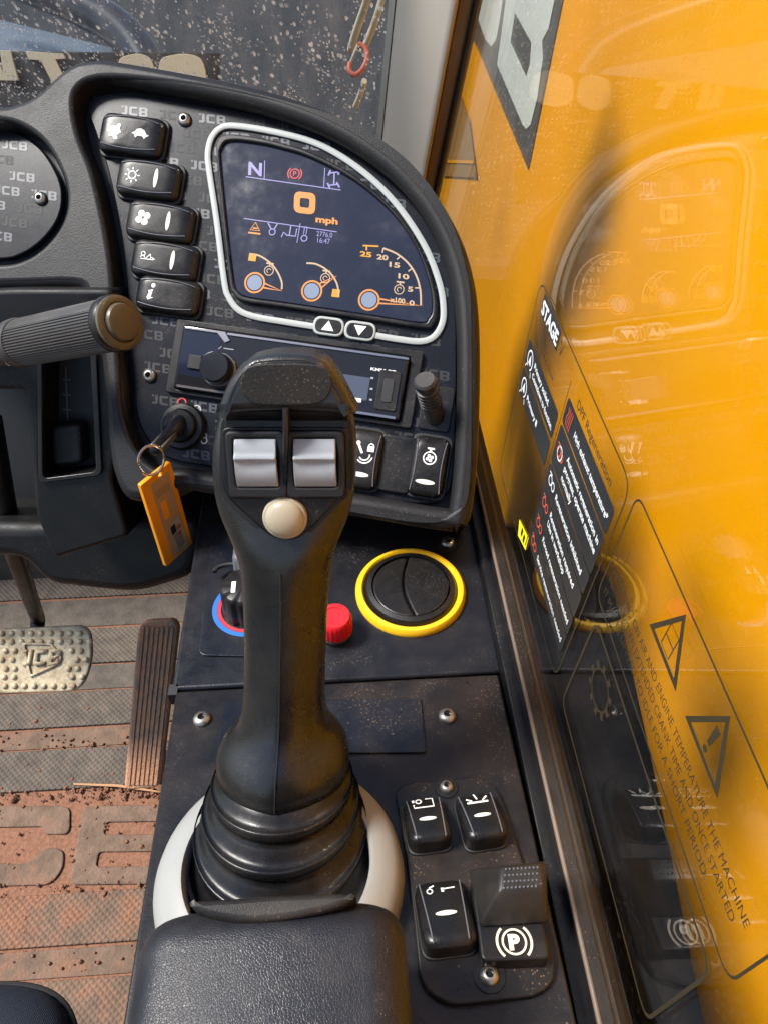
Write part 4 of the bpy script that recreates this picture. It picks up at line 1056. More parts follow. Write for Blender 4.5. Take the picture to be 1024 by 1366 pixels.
# ================================================================== SIDE CONSOLE
def console():
    root = empty('side_console', (-.01, .3, 0), 'black right hand side console carrying vents, knobs and joystick', 'console')
    def mat(fr): return frm(fr, root)
    xl, xr = -.1255, .0985
    fpoly = [(xl, CREASE), (xr, CREASE), (xr, .56), (xl, .56)]
    plate('front_top', [fillet(fpoly, [0.003, .003, 0, 0], 3)], -.03, 0, .0025, m_console, root, mat(CF))
    rp = [(xl + .003, -.0012), (-.112, -.30), (.092, -.30), (xr - .003, -.0012)]
    plate('rear_top', [rp], -.03, -.0002, .0022, m_console_r, root, mat(RF))
    MB().box((-.011, .25, .31), .200, .62, .58).build('body', m_console, root, frm(Fr((0, 0, 0), Z, (1, 0, 0)), root))
    # left corner notch clip
    MB().box((xl + .001, CREASE, H + ZC - .006), .006, .008, .012).build('edge_clip', m_deep, root, frm(FF, root))
    # shallow inset panel behind the joystick
    plate('inset_panel', [fillet(RF.pxs([(298, 934), (561, 931), (568, 1003), (290, 1006)], .0018), .002, 3)], 0, .0018, .0006, m_console2, root, mat(RF))
    for x, y in ((270, 960), (596, 956)): screw(RF, x, y, root, .0058, 0)
    screw(CF, 597, 724, root, .0058, 0, True)
    # knob panel
    kp = plate('knob_panel', [fillet(CF.pxs([(284, 699), (430, 700), (432, 878), (265, 874)], .0015), .006, 4)], 0, .0016, .0006, m_console2, root, mat(CF))
    screw(CF, 321, 857, kp, .0055, .0016)
    screw(CF, 330, 706, kp, .0055, .0016)
    # temperature knob with blue/red scale
    c = CF.px(332, 812)
    f = Flat(.0019); f.arc(c[0], c[1], .0245, pi * .55, pi * 1.62, .0036, 30); f.build('cold_scale', simple('scale_blue', (.02, .13, .42), .45), kp)
    f = Flat(.0020); f.arc(c[0], c[1], .0212, pi * .75, pi * 1.55, .0026, 30); f.build('hot_scale', simple('scale_red', (.5, .03, .04), .45), kp)
    def knob(c, r, hgt, name, mt, lobes=10):
        Ls = []
        for z, k in ((.0016, 1), (.004, 1), (hgt - .004, .93), (hgt - .001, .88), (hgt, .80), (hgt, .02)):
            Ls.append([(c[0] + r * k * (1 - .07 * max(0, cos(lobes * a)) * (1 if z < hgt - .0005 else 0)) * cos(a), c[1] + r * k * (1 - .07 * max(0, cos(lobes * a)) * (1 if z < hgt - .0005 else 0)) * sin(a), z) for a in [2 * pi * i / 80 for i in range(80)]])
        return MB().loops(Ls).build(name, mt, root, mat(CF))
    k1 = knob(c, .0185, .028, 'rotary_knob', m_black)
    f = Flat(.0283); f.poly([(c[0] - .002, c[1] + .004), (c[0] + .0005, c[1] + .013), (c[0] + .003, c[1] + .004)]); f.rect(c[0] - .007, c[1] - .002, .003, .010); f.build('pointer', m_white, k1)
    c2 = CF.px(340, 762)
    knob(c2, .0155, .024, 'rotary_knob', m_grey_pl, 8)
    t = CF.px(309, 772); mbt = MB(); mbt.tube([(t[0] + .011 * cos(a), t[1] + .006 * sin(a), .010) for a in [pi * (.15 + .9 * k / 10) for k in range(11)]], .0018, 8); mbt.build('knob_loop', m_deep, root, mat(CF))
    # red knob
    rc = CF.px(447, 832, .012)
    MB().lathe([(.0118, 0), (.0118, .004), (.010, .0055)], 32, (rc[0], rc[1], 0)).build('knob_seat', m_deep, root, mat(CF))
    Ls = []
    for z, k in ((.005, .97), (.007, 1), (.017, 1), (.0205, .95), (.0215, .88), (.0215, .62), (.0208, .60), (.0208, .02)):
        Ls.append([(rc[0] + .0118 * k * (1 + (.035 if i % 4 < 2 and .006 < z < .018 else 0)) * cos(2 * pi * i / 96), rc[1] + .0118 * k * (1 + (.035 if i % 4 < 2 and .006 < z < .018 else 0)) * sin(2 * pi * i / 96), z) for i in range(96)])
    MB().loops(Ls).build('red_knob', m_red, root, mat(CF), ang=45)
    # round air vent
    vc = CF.px(547.5, 783, .006); r = .0412
    vent = MB().lathe([(r, 0), (r, .003), (r - .002, .0055), (r - .0045, .006), (r - .006, .0045), (r - .0065, 0)], 64, (vc[0], vc[1], 0)).build('air_vent', m_yellow, root, mat(CF))
    MB().lathe([(r - .0063, .0), (r - .0065, .0045), (r - .0085, .0075), (r - .012, .0085), (r - .0125, .004)], 64, (vc[0], vc[1], 0)).build('vent_bezel', m_black, vent)
    rr = r - .0128
    Lp = []
    for k in range(41):
        a = pi / 2 + .16 + (pi - .32) * k / 40; Lp.append((vc[0] + rr * cos(a), vc[1] + rr * sin(a)))
    mid = [(vc[0] - .004 + -.006 * cos(pi * (k / 12 - .5)) + .004, vc[1] - rr * .97 + 2 * rr * .97 * k / 12) for k in range(13)]
    plate('vent_flap', [Lp + mid], .001, .0075, .0016, m_rocker, vent)
    Rp = []
    for k in range(41):
        a = -pi / 2 + .06 + (pi - .12) * k / 40; Rp.append((vc[0] + rr * cos(a), vc[1] + rr * sin(a)))
    mid2 = [(p[0] + .0011, p[1]) for p in mid]
    plate('vent_flap', [Rp + mid2[::-1]], .001, .0082, .0016, m_rocker, vent)
    mb = MB()
    for k in range(5):
        x = vc[0] + .0155 + .0028 * k; yy_ = .006 - .0004 * k
        mb.tube([(x + .0015 * cos(pi * (j / 6 - .5)), vc[1] - .001 + yy_ * (j / 3 - 1), .0083) for j in range(7)], .0004, 6)
    mb.build('grip_ridges', m_black, vent)
console()

def switch_panel():
    root = empty('switch_panel', RF.m, 'dusty rounded switch plate beside the joystick with parking brake switch', 'switch panel')
    out = fillet(RF.pxs([(527, 1052), (545, 1043), (636, 1036), (660, 1046), (672, 1072), (696, 1147), (740, 1285), (737, 1312), (714, 1328), (600, 1340), (572, 1325), (559, 1302), (545, 1164)], .004), [.004, .01, .01, .01, .006, .03, .012, .01, .01, .01, .01, .01, .03], 4)
    pl = plate('plate', [out], 0, .004, .0012, m_plate, root)
    cx = sum(p[0] for p in out) / len(out); cy = sum(p[1] for p in out) / len(out)
    screw(RF, 595, 1051, root, .0042, .004, True); screw(RF, 652, 1302, root, .0048, .004, True)
    ind = bpy.data.materials['indicator_white']
    def sw(corners, kind):
        zt = .015
        q = [Vector(RF.px(x, y, zt)) for x, y in corners]     # far-left, far-right, near-right, near-left
        c = sum(q, Vector((0, 0))) / 4
        ey = ((q[0] + q[1]) / 2 - (q[2] + q[3]) / 2); h = ey.length * 1.06; ey.normalize()
        w = ((q[1] - q[0]).length + (q[2] - q[3]).length) / 2 * 1.10
        ex = Vector((ey.y, -ey.x))
        m = Matrix(((ex.x, ey.x, 0, c.x), (ex.y, ey.y, 0, c.y), (0, 0, 1, 0), (0, 0, 0, 1)))
        b = plate('rocker_switch', [rrect(0, 0, w + .0012, h + .0012, .006)], .003, .0055, .001, m_deep, root, m)
        fn = lambda x, y: .0145 - .0042 * y + .0012 * (1 - x * x) - .0012 * y * y
        cap = pillow('cap', 0, 0, w, h, .007, .004, fn, m_rocker, b, edge=.0040)
        for s in (-1, 1):
            mb = MB(); mb.tube([(s * (w / 2) * (.78 - .14 * (1 - t) * .5), t * h / 2 * .9, fn(s * .72, t) + .0001) for t in [-1 + 2 * k / 10 for k in range(11)]], .0004, 6); mb.build('mould_line', m_grey_pl, cap)
        fl = Flat(); Y = h * .30
        if kind == 0:
            fl.ribbon([(-.006, Y), (-.006, Y - .0025), (.005, Y - .0025), (.005, Y + .0035), (.001, Y + .0035)], .0009); fl.ring(-.003, Y + .002, .0015, .0008, 10); fl.rect(-.006, Y + .0026, .0014, .002)
        elif kind == 1:
            fl.rect(0, Y - .002, .012, .0013); fl.line((0, Y), (-.001, Y + .004), .0009); fl.line((-.006, Y + .001), (-.003, Y - .001), .001); fl.line((.006, Y + .002), (.003, Y - .001), .001)
        else:
            fl.ring(-.006, Y, .0014, .0006, 10); fl.line((-.006, Y + .002), (-.0035, Y + .003), .0008); fl.line((.001, Y + .0005), (.007, Y + .001), .0007); fl.rect(.0005, Y, .0014, .0024)
        on_cap(b, fl, fn, 0, 0, w, h, 'icon', m_white)
        fl = Flat(); fl.disc(0, -h * .06, w * .20, .0013); on_cap(b, fl, fn, 0, 0, w, h, 'indicator', ind)
    sw([(541, 1057), (586, 1059), (606, 1120), (545, 1125)], 0)
    sw([(610, 1051), (655, 1053), (681, 1117), (621, 1120)], 1)
    sw([(554, 1171), (617, 1166), (636, 1260), (568, 1263)], 2)
    # parking brake switch: base with emblem and a wedge-shaped knob
    b0 = [Vector(RF.px(x, y, .014)) for x, y in ((634, 1236), (729, 1232), (729, 1278), (643, 1282))]
    c = sum(b0, Vector((0, 0))) / 4
    ex = ((b0[1] - b0[0]) + (b0[2] - b0[3])).normalized(); ey = Vector((-ex.y, ex.x))
    m = Matrix(((ex.x, ey.x, 0, c.x), (ex.y, ey.y, 0, c.y), (0, 0, 1, 0), (0, 0, 0, 1)))
    w = ((b0[1] - b0[0]).length + (b0[2] - b0[3]).length) / 2; h = (((b0[0] + b0[1]) - (b0[2] + b0[3])) / 2).length
    pb = plate('parking_brake_switch', [rrect(0, .012, w, h + .024, .003)], .003, .014, .0015, m_plate, root, m)
    f = Flat(.0144); ex_, ey_ = 0.0005, 0.0
    f.ring(ex_, ey_, .0056, .0010); 
    for s in (0, pi): f.arc(ex_, ey_, .0083, s - .85, s + .85, .0012, 12)
    f.text('P', ex_, ey_, .0066, .06, width=.0056)
    f.build('brake_emblem', m_cream_p, pb)
    # knob: chamfered block, sloping down to the left and the near side
    T = lambda x, y, hh: (m.inverted() @ Vector((*RF.px(x, y, hh), hh)))
    hi = .034
    top = [T(668, 1155, hi), T(722, 1152, hi), T(727, 1184, hi - .002), T(664, 1190, hi - .002)]
    midl = [T(628, 1158, hi - .010), T(726, 1148, hi - .006), T(732, 1188, hi - .008), T(646, 1238, .017)]
    near = [T(646, 1238, .017), T(728, 1234, .017)]
    low = [T(624, 1168, .014), T(728, 1152, .014), T(730, 1232, .014), T(640, 1238, .014)]
    def lp(t): return t
    bm = bmesh.new()
    vt = [bm.verts.new(p) for p in top]; vl = [bm.verts.new((p.x, p.y, .0141)) for p in (T(622, 1160, .014), T(729, 1148, .014), T(731, 1234, .014), T(638, 1240, .014))]
    bm.faces.new(vt); bm.faces.new(vl[::-1])
    for i in range(4): bm.faces.new((vt[i], vl[i], vl[(i + 1) % 4], vt[(i + 1) % 4]))
    bmesh.ops.recalc_face_normals(bm, faces=bm.faces)
    bmesh.ops.bevel(bm, geom=list(bm.edges), offset=.0022, segments=4, profile=.5, affect='EDGES')
    me = bpy.data.meshes.new('knob'); bm.to_mesh(me); bm.free()
    link('knob', me, plastic('brake_knob', (.022, .021, .020), .36, .5, .1, film=.12, dustc=(.33, .25, .18)), pb, ang=30)
    mb = MB(); 
    t0, t1, t3 = Vector(top[0]), Vector(top[1]), Vector(top[3])
    for j in range(4):
        for i in range(9):
            p = t0 + (t1 - t0) * (.12 + .78 * i / 8) + (t3 - t0) * (.14 + .72 * j / 3)
            mb.lathe([(.0006, -.0002), (.0005, .0004), (.0001, .0006)], 6, p)
    o = mb.build('grip_dots', m_grey_pl, pb); o['kind'] = 'stuff'
switch_panel()

# ================================================================== JOYSTICK
def joystick():
    ax = (F * .073 + Z * .165).normalized(); nf = (-F * .914 + Z * .404)
    nf = (nf - ax * nf.dot(ax)).normalized()
    base = Q(-.0555, .142, -.418)
    root = empty('joystick', Matrix.Translation(base), 'black upright joystick with two grey thumb rollers and ribbed rubber boot', 'joystick')
    def pt(s):
        f, u = .187 + s * .405, -.372 + s * .914
        xpx = 378 + (382 - 378) * max(0, min(1, s / .10))
        dep = (f - u) * .7071
        return Q((xpx - 512) / FL * dep, f, u)
    prof = [(-.030, .020, .020, 2.2, 0), (-.022, .029, .029, 2.2, 0), (-.010, .0345, .034, 2.2, 0), (.000, .0358, .035, 2.3, 0), (.008, .0340, .033, 2.3, 0), (.015, .0290, .029, 2.3, 0), (.021, .0240, .0255, 2.3, 0), (.029, .0215, .0225, 2.3, 0), (.045, .0203, .0205, 2.3, 0), (.075, .0202, .0205, 2.3, 0),
            (.100, .0206, .0210, 2.4, 0), (.115, .0216, .0215, 2.5, 0), (.125, .0238, .0215, 2.6, 0), (.134, .0272, .0205, 3.0, -.001), (.143, .0302, .0195, 3.8, -.0015), (.152, .0317, .019, 4.6, -.0015), (.166, .0320, .0185, 5.0, -.001), (.178, .0312, .018, 5.0, -.001), (.186, .0290, .017, 4.5, -.003), (.192, .0280, .016, 4.0, -.004),
            (.199, .0262, .015, 3.5, -.005), (.206, .0225, .014, 3.0, -.005), (.211, .0170, .012, 2.5, -.005), (.214, .010, .008, 2.3, -.005), (.215, .004, .004, 2.2, -.005)]
    mb = MB(); Ls = []; N = 56
    for s, hw, hd, e, off in prof:
        c = pt(s) - base; lp = []
        for i in range(N):
            a = 2 * pi * i / N; ca, sa = cos(a), sin(a)
            x = hw * math.copysign(abs(ca) ** (2 / e), ca); y = hd * math.copysign(abs(sa) ** (2 / e), sa)
            # front ridge: the front half is a soft keel with two flat flanks on the grip
            if sa > 0 and s < .12: y *= 1 - .16 * min(1, abs(x) / hw * 1.1) 
            lp.append(c + R * x + nf * (y + off))
        Ls.append(lp)
    mb.loops(Ls); o = mb.build('grip', m_grip, root, ang=180)
    sb = o.modifiers.new('sub', 'SUBSURF'); sb.levels = 1; sb.render_levels = 1
    # front seam
    ss = [k * .0085 for k in range(0, 15)]
    def front(s):
        for k in range(len(prof) - 1):
            if prof[k][0] <= s <= prof[k + 1][0]:
                t = (s - prof[k][0]) / (prof[k + 1][0] - prof[k][0]); hd = prof[k][2] * (1 - t) + prof[k + 1][2] * t; return pt(s) - base + nf * (hd + .0001)
    MB().tube([front(s) for s in [-.006] + ss[1:]], .00045, 6).build('seam', m_deep, root)
    # head plane
    HF = Fr(pt(.165) + nf * .0155, nf, R)
    mm = HF.m.copy(); mm.translation = HF.o - base
    def hp(pts, h): return [HF.px(x, y, h) for x, y in pts]
    # lower face plate (V-shaped)
    lowp = [(299, 556), (380, 552), (466, 556), (469, 632), (466, 652), (412, 709), (395, 722), (364, 720), (306, 668), (296, 650), (296, 632)]
    fp = plate('face_plate', [fillet(hp(lowp, .0042), [.002, 0, .002, .006, .006, .006, .006, .006, .006, .006, .006], 4)], -.006, .0042, .0012, m_black, root, mm)
    gl = [(295, 552), (470, 552), (473, 632), (470, 655), (413, 713), (396, 726), (362, 724), (303, 671), (292, 652), (292, 632)]
    plate('face_gap', [fillet(hp(gl, .0030), .006, 4)], -.008, .0030, .0002, m_deep, root, mm)
    # hood with oval rubber pad
    hoodp = [(302, 549), (304, 540), (316, 511), (336, 487), (358, 482), (384, 481), (412, 483), (434, 497), (452, 523), (461, 541), (463, 549)]
    hsil = [(289, 553), (292, 541), (306, 509), (330, 482), (355, 474), (382, 472), (422, 476), (447, 498), (468, 537), (473, 553), (430, 551), (382, 550), (335, 551)]
    hood = plate('hood', [spline(hp(hsil, .010), 5)], -.012, .0125, .0050, m_grip, root, mm, res=5, ang=70)
    Flat(.01265).ribbon(spline(hp(hoodp, .0126), 5, False), .0007).build('hood_seam', m_deep, hood)
    oval = [(321, 510), (326, 495), (340, 487), (382, 485), (422, 487), (437, 495), (443, 510), (438, 528), (422, 539), (382, 541), (342, 539), (326, 528)]
    plate('hood_pad', [spline(hp(oval, .013), 4)], .010, .0130, .0006, plastic('pad_rubber', (.015, .016, .016), .48, .5, .5, 1200, film=.08), hood)
    # scoop under the hood: a curved web from hood lip down to the face
    sc = MB(); Ls = []
    for k in range(9):
        t = k / 8; y_px = 549 + 29 * t; h = .0105 - .0115 * sin(t * pi / 2) + .004 * t * t
        Ls.append([Vector((*HF.px(x, y_px, h), h)) for x in [302 + (464 - 302) * i / 12 for i in range(13)]])
    sc.loops(Ls, False, False, closed=False); sc.build('scoop', m_black, root, mm, ang=80)
    # divider fin
    fin = MB(); prof2 = []
    for k in range(13):
        t = k / 12; y_px = 545 + 113 * t; h = .0145 - .0085 * t ** 1.5
        c = HF.px(380.5, y_px, h); w = .0011 - .0002 * t
        prof2.append([(c[0] - w, c[1], .002), (c[0] - w, c[1], h - .0006), (c[0] - w * .5, c[1], h), (c[0] + w * .5, c[1], h), (c[0] + w, c[1], h - .0006), (c[0] + w, c[1], .002)])
    fin.loops(prof2); fin.build('divider', m_grip, root, mm)
    # rollers
    for x0 in (342.5, 420.5):
        c = HF.px(x0, 617, .006); w, h = .0215, .0255
        fr_ = plate('roller_frame', [rrect(c[0], c[1] - .001, w + .0035, h + .004, .003), rrect(c[0], c[1], w - .0030, h - .0035, .0018)], .002, .0072, .0010, m_deep, root, mm)
        plate('frame_step', [rrect(c[0], c[1] - .001, w + .0072, h + .0065, .004), rrect(c[0], c[1] - .001, w + .0030, h + .0035, .003)], .003, .0052, .0007, m_black, fr_)
        mb = MB(); Ls = []; rw = w - .0036; rh = h - .0042
        for k in range(25):
            a = -.98 + 1.96 * k / 24; yy_ = rh / 2 * a; zz = .0030 + .0066 * sqrt(max(0, 1 - (a * .86) ** 2))
            b = math.exp(-((a - .30) / .09) ** 2) * .0016; 
            if a < .30: b += .0003
            dish = -.0007 * math.exp(-((a + .05) / .3) ** 2)
            Ls.append([(c[0] + rw / 2 * u, c[1] + yy_, zz + b - (.0011 if abs(u) > .97 else 0) + dish * (1 - u * u)) for u in (-1, -.96, -.9, -.6, -.3, 0, .3, .6, .9, .96, 1)])
        mb.loops(Ls, False, False, closed=False); mb.build('thumb_roller', m_roller, root, mm, ang=70)
    # pearl button
    c = HF.px(379.5, 693, .007)
    bt = MB().lathe([(.0098, .003), (.0098, .0055), (.0092, .0064), (.0086, .0064)], 40, (c[0], c[1], 0)).build('button_rim', m_button, root, mm, ang=60)
    MB().lathe([(.0086, .0060)] + [(.0086 * cos(a), .0062 + .0042 * sin(a)) for a in [pi / 2 * k / 8 for k in range(9)]], 40, (c[0], c[1], 0)).build('push_button', m_button, bt, ang=80)
    # ---- rubber boot: bellows
    cb = Q(-.0555, .146, -.412); ct = pt(-.006)
    folds = []
    nfold = 4; rb_, rt_ = .0500, .0345
    mb = MB(); Ls = []; NN = 56; K = 64
    for k in range(K + 1):
        t = k / K
        c = cb.lerp(ct, t ** .9) - base
        nz = (Z * (1 - t) + ax * t).normalized()
        ex = (R - nz * R.dot(nz)).normalized(); ey = nz.cross(ex)
        ph = (t * nfold) % 1
        env = rb_ + (rt_ - rb_) * (t ** 1.15)
        bul = .0046 * (abs(sin(pi * ph)) ** .55) - .0040
        r = env + bul
        c = c + nz * (.0025 * sin(2 * pi * ph))
        Ls.append([c + (ex * cos(2 * pi * i / NN) + ey * sin(2 * pi * i / NN)) * r for i in range(NN)])
    mb.loops(Ls); mb.build('boot', m_boot, root, ang=180)
    # ---- cream collar
    cc = (RF.m.inverted() @ Q(-.0545, .140, -.416)); 
    col_ = MB().lathe([(.0655, -.004), (.0655, .003), (.0648, .0085), (.0628, .0135), (.0595, .0172), (.0550, .0202), (.0505, .0225), (.0485, .0228), (.0475, .0215), (.0470, .010), (.0470, 0)], 72, (cc.x, cc.y, 0)).build('base_collar', m_collar, root, Matrix.Translation(-base) @ RF.m, ang=60)
joystick()

# ================================================================== ARMREST
def armrest():
    zt = H - .310
    AF = Fr((0, 0, zt), Z, (1, 0, 0))
    w0 = AF.px(174, 1340, -.012)[0]; w1 = AF.px(548, 1340, -.012)[0]; yf = AF.px(360, 1196)[1]
    cx = (w0 + w1) / 2
    root = empty('armrest', Matrix.Translation((cx, yf, zt - .08)), 'black grained leather armrest pad behind the joystick', 'armrest')
    # cross-section rounded, front end rounded: lofted along y
    mb = MB(); Ls = []
    W = (w1 - w0) / 2
    rc = .017
    def sec(inset, drop):
        pts = []
        w = W - inset; top = .08 - drop
        for k in range(9): a = pi / 2 * k / 8; pts.append((-w + rc - rc * cos(a), top - rc + rc * sin(a)))
        for k in range(9): a = pi / 2 * k / 8; pts.append((w - rc + rc * sin(a), top - rc + rc * cos(a)))
        n = 8
        mid = [( -w + rc + (2 * w - 2 * rc) * k / n, top + .0022 * (1 - (2 * k / n - 1) ** 2)) for k in range(1, n)]
        pts = pts[:9] + mid + pts[9:]
        pts += [(w, .012), (w - .01, 0), (-w + .01, 0), (-w, .012)]
        return pts
    ys = []
    R1 = .016
    for k in range(9):
        a = pi / 2 * k / 8; ys.append((-R1 + R1 * cos(a) , (R1 - R1 * sin(a)) * 1.0 , R1 * .62 * (1 - sin(a))))
    for y, dr, ins in ys: Ls.append([(x, y, z) for x, z in sec(ins, dr)])
    for y in (-.03, -.06, -.12, -.22): Ls.append([(x, y, z) for x, z in sec(0, 0)])
    mb.loops(Ls); mb.build('pad', m_leather, root, ang=60)
    # front lip
    fr = Fr((cx, yf, zt), (0, -.10, 1), (1, 0, 0))
    arc_ = [fr.px(x, y, .005) for x, y in ((248, 1201), (258, 1212), (280, 1222), (315, 1228), (350, 1229), (390, 1224), (430, 1216), (462, 1206), (480, 1192), (440, 1190), (360, 1194), (290, 1199))]
    plate('front_lip', [fillet(arc_, .004, 4)], -.010, .0045, .0022, plastic('lip_rubber', (.016, .015, .013), .38, .4, .2, film=.15), root, frm(fr, root))
armrest()
def seat():
    c = P(-95, 1500, .62)
    root = empty('seat_cushion', Matrix.Translation(c), 'rounded corner of a dark navy fabric seat cushion', 'seat')
    mb = MB(); Ls = []
    n = 40
    for k in range(1, 20):
        th = -pi / 2 + pi * k / 20; r = abs(cos(th)) ** .6; z = .055 * math.copysign(abs(sin(th)) ** .8, sin(th))
        lp = []
        for i in range(n):
            a = 2 * pi * i / n; e = 2 / 3.2
            lp.append((.115 * r * math.copysign(abs(cos(a)) ** e, cos(a)), .098 * r * math.copysign(abs(sin(a)) ** e, sin(a)), z))
        Ls.append(lp)
    mb.loops(Ls); mb.build('cushion', m_fabric, root, ang=180)
    ps = [(.116 * math.copysign(abs(cos(a)) ** (2 / 3.2), cos(a)), .099 * math.copysign(abs(sin(a)) ** (2 / 3.2), sin(a)), .004) for a in [2 * pi * k / 60 for k in range(60)]]
    MB().tube(ps, .003, 8, True).build('piping', m_deep, root)
seat()

# ================================================================== SIDE WINDOW
def window():
    root = empty('side_window', GF.m, 'clear right side window with printed stickers and dusty lower rail', 'window')
    MB().box((-.42, .05, -.0018), 1.05, .93, .003).build('pane', m_side_glass, root)
    # rail along the bottom
    y0 = -.4145
    rl = plate('lower_rail', [fillet([(-.80, y0 - .03), (.2, y0 - .03), (.2, y0 + .0035), (-.80, y0 + .0035)], .001, 2)], -.006, .0045, .0012, m_seal, root)
    MB().tube([(-.80, y0 + .0035, .004), (.2, y0 + .0035, .004)], .0013, 8).build('dusty_bead', plastic('dusty_bead', (.13, .10, .08), .5, .8, .3, film=.4), rl)
    plate('inner_strip', [[(-.80, y0 - .20), (.2, y0 - .20), (.2, y0 - .006), (-.80, y0 - .006)]], -.004, .012, .001, m_black, rl)
    h = .0004
    def fr_outline(pts, r, name, parent, w=.0011):
        f = Flat(h); f.ribbon(fillet(pts, r, 6), w, True); return f.build(name, m_decal_line, parent)
    G = lambda x, y: GF.px(x, y, h)
    # ---------------- emissions sticker
    s0, s1, v1, v0 = -.4105, -.2265, -.2105, -.362
    d1 = Flat(.0002).poly(fillet([(s0, v0), (s1, v0), (s1, v1), (s0, v1)], .012, 6)).build('engine_sticker', m_film, root); d1['label'] = 'clear sticker with black warning rows and a black title box'
    fr_outline([(s0, v0), (s1, v0), (s1, v1), (s0, v1)], .012, 'outline', d1)
    ks = [h + .0003]
    def panel(x0, y0_, x1, y1, r=.003):
        plate('text_panel', [fillet([(x0, y0_), (x1, y0_), (x1, y1), (x0, y1)], r, 4)], .0003, h + .0001, 0, m_decal_blk, d1)
    panel(-.397, -.2258, -.3548, -.2125, .001)
    t = Flat(h + .0004); o_ = Flat(h + .0004); blk = Flat(h + .0003)
    t.text('STAGE', -.376, -.2192, .0088, .03, width=.0385)
    blk.text('V', -.347, -.2192, .0095, 0, width=.007)
    blk.text('Ad-blue', -.361, -.2395, .0036, .01, width=.026)
    # left column
    rowsL = [(-.2485, -.2675), (-.2695, -.2880), (-.2900, -.3080)]
    for i, (ya, yb) in enumerate(rowsL[:2]): panel(-.4065, yb, -.327, ya)
    for i, (ya, yb) in enumerate(rowsL[:2]):
        x, y = -.395, (ya + yb) / 2
        t.arc(x, y, .0062, -1.1, pi + 1.1, .0011, 18); t.poly([(x - .003, y - .003), (x + .003, y - .003), (x, y + .004)]); t.line((x - .0055, y - .0055), (x - .0075, y - .0085), .0009); t.line((x + .0055, y - .0055), (x + .0075, y - .0085), .0009)
    y = sum(rowsL[0]) / 2
    t.text('Primary soiled.', -.3845, y + .0033, .0040, .02, align='L', width=.040); t.text('Countdown to function.', -.3845, y - .0035, .0040, .02, align='L', width=.054)
    y = sum(rowsL[1]) / 2
    t.text('Primary', -.3845, y, .0040, .02, align='L', width=.024); t.rect(-.357, y, .003, .0042)
    # right column
    blk.line((-.3215, -.222), (-.3215, -.352), .0008)
    blk.text('DPF Regeneration', -.274, -.2245, .0052, .01, width=.062)
    rows = [(-.2310, -.2478), (-.2490, -.2760), (-.2772, -.2918), (-.2930, -.3112), (-.3124, -.3270), (-.3282, -.3440)]
    txt = [['High exhaust temperature*'], ['Automatic regeneration in', 'progress, operate machine', 'normally'], ['Regeneration inhibited'], ['Regeneration required', 'Use in workshop'], ['Forced regeneration needed'], ['Service regeneration needed']]
    for i, ((ya, yb), tx) in enumerate(zip(rows, txt)):
        panel(-.3195, yb, -.2315, ya)
        y = (ya + yb) / 2; x = -.309
        ic = t if i in (2,) else o_
        if i == 0:
            for k in range(4): ic.ribbon([(x - .004 + .0022 * k, y - .006), (x - .005 + .0026 * k, y - .001), (x - .0035 + .0022 * k, y + .002), (x - .0045 + .0026 * k, y + .006)], .0007)
        else:
            ic.ring(x - .002, y, .0030, .0009, 14); ic.ring(x + .004, y, .0026, .0009, 14); ic.line((x - .006, y + .0038), (x - .001, y + .0042), .0009)
            if i == 1: t.ring(x, y, .0042, .001, 16)
        n = len(tx)
        for k, s in enumerate(tx):
            t.text(s, -.2975, y + (n - 1) * .0034 - k * .0068, .0042, .02, align='L', width=min(.0625, .0026 * len(s)))
    t.build('white_lettering', m_white, d1); o_.build('red_symbols', simple('symbol_red', (.62, .10, .05), .5), d1); blk.build('black_lettering', m_decal_line, d1)
    # yellow slip beside it
    f = plate('yellow_sticker', [GF.pxs([(692, 693), (704, 718), (700, 734), (690, 714)], h)], .0002, h, 0, m_decal_yel, root)
    g = Flat(h + .0003); x, y = GF.px(697, 714, h); g.rect(x - .003, y, .003, .006); g.rect(x + .003, y, .003, .006); g.build('slip_print', m_decal_line, f)
    # ---------------- cold start sticker
    s0, s1, v1, v0 = -.2195, -.0555, -.2085, -.2760
    d2 = Flat(.0002).poly(fillet([(s0, v0), (s1, v0), (s1, v1), (s0, v1)], .008, 6)).build('start_sticker', m_film, root); d2['label'] = 'clear sticker with two warning triangles and three lines of capitals'
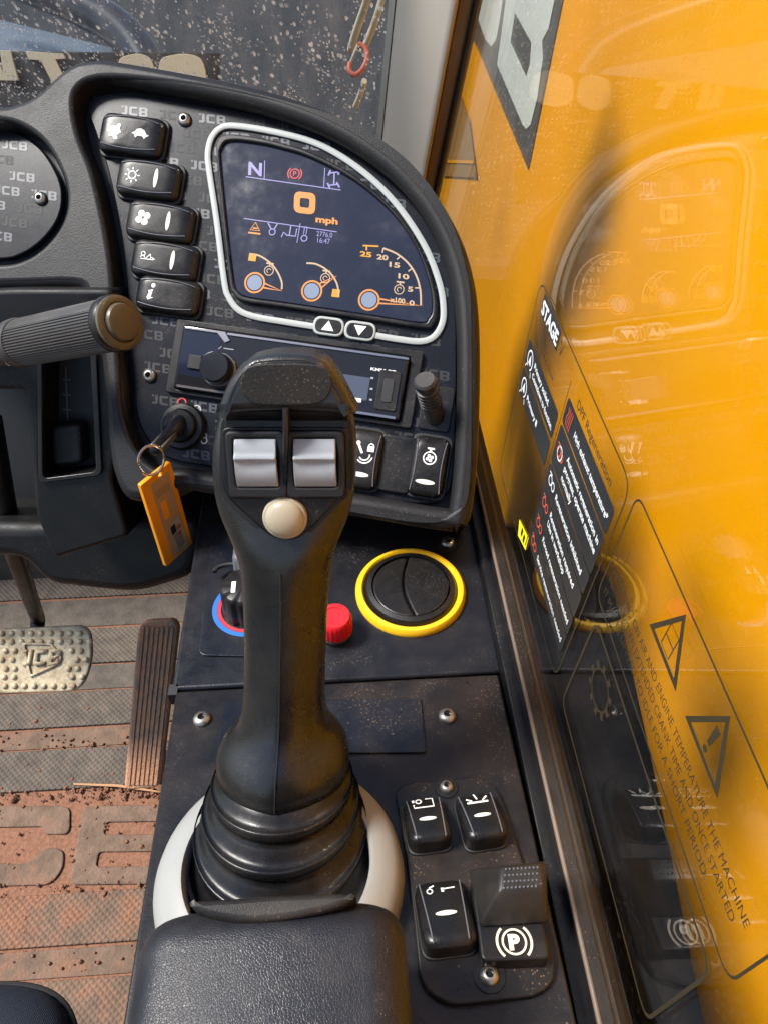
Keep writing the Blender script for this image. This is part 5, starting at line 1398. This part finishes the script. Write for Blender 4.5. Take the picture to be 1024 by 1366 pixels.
    fr_outline([(s0, v0), (s1, v0), (s1, v1), (s0, v1)], .008, 'outline', d2)
    for k, xx in enumerate((-.1585, -.1170)):
        tri = [(xx - .0155, -.2390), (xx + .0155, -.2390), (xx, -.2120)]
        inn = [(xx - .0118, -.2370), (xx + .0118, -.2370), (xx, -.2160)]
        o = plate('warning_triangle', [tri, inn], .0002, h + .0001, 0, m_decal_line, d2)
        g = Flat(h + .0003)
        if k == 0: g.ribbon([(xx - .004, -.2350), (xx + .004, -.2350), (xx + .004, -.2225), (xx - .004, -.2225)], .0008, True); g.line((xx - .004, -.229), (xx + .004, -.229), .0008)
        else:
            g.poly([(xx - .0011, -.2310), (xx + .0011, -.2310), (xx + .0018, -.2210), (xx - .0018, -.2210)]); g.disc(xx, -.2340, .0015, n=12)
        g.build('triangle_symbol', m_decal_line, o)
    g = Flat(h + .0002)
    for k, s in enumerate(('DEPENDING ON AIR AND ENGINE TEMPERATURE THE MACHINE', 'MAY EXHIBIT AN EXTENDED CRANK TIME AND ONCE STARTED', 'IT MAY BE LIMITED TO IDLE FOR A SHORT PERIOD.')):
        g.text(s, -.2140, -.2500 - .0078 * k, .0046, 0, align='L', width=(.1490, .1450, .1290)[k])
    g.text('334/W8714', -.085, -.2725, .0016, 0, width=.010)
    g.build('capital_lettering', m_decal_line, d2)
    # ---------------- outline sticker with gear mark
    s0, s1, v1, v0 = -.2110, -.0610, -.2860, -.3600
    d3 = Flat(.0002).poly(fillet([(s0, v0), (s1, v0), (s1, v1), (s0, v1)], .008, 6)).build('gear_sticker', m_film, root); d3['label'] = 'clear outlined sticker with a black cog symbol'
    fr_outline([(s0, v0), (s1, v0), (s1, v1), (s0, v1)], .008, 'outline', d3, .0016)
    x, y = GF.px(800, 921, h)
    g = Flat(h + .0003); g.ring(x, y, .0105, .0012, 30)
    for k in range(10):
        a = 2 * pi * k / 10; g.line((x + .0105 * cos(a), y + .0105 * sin(a)), (x + .0142 * cos(a), y + .0142 * sin(a)), .003)
    g.build('cog_symbol', m_decal_line, d3)
window()
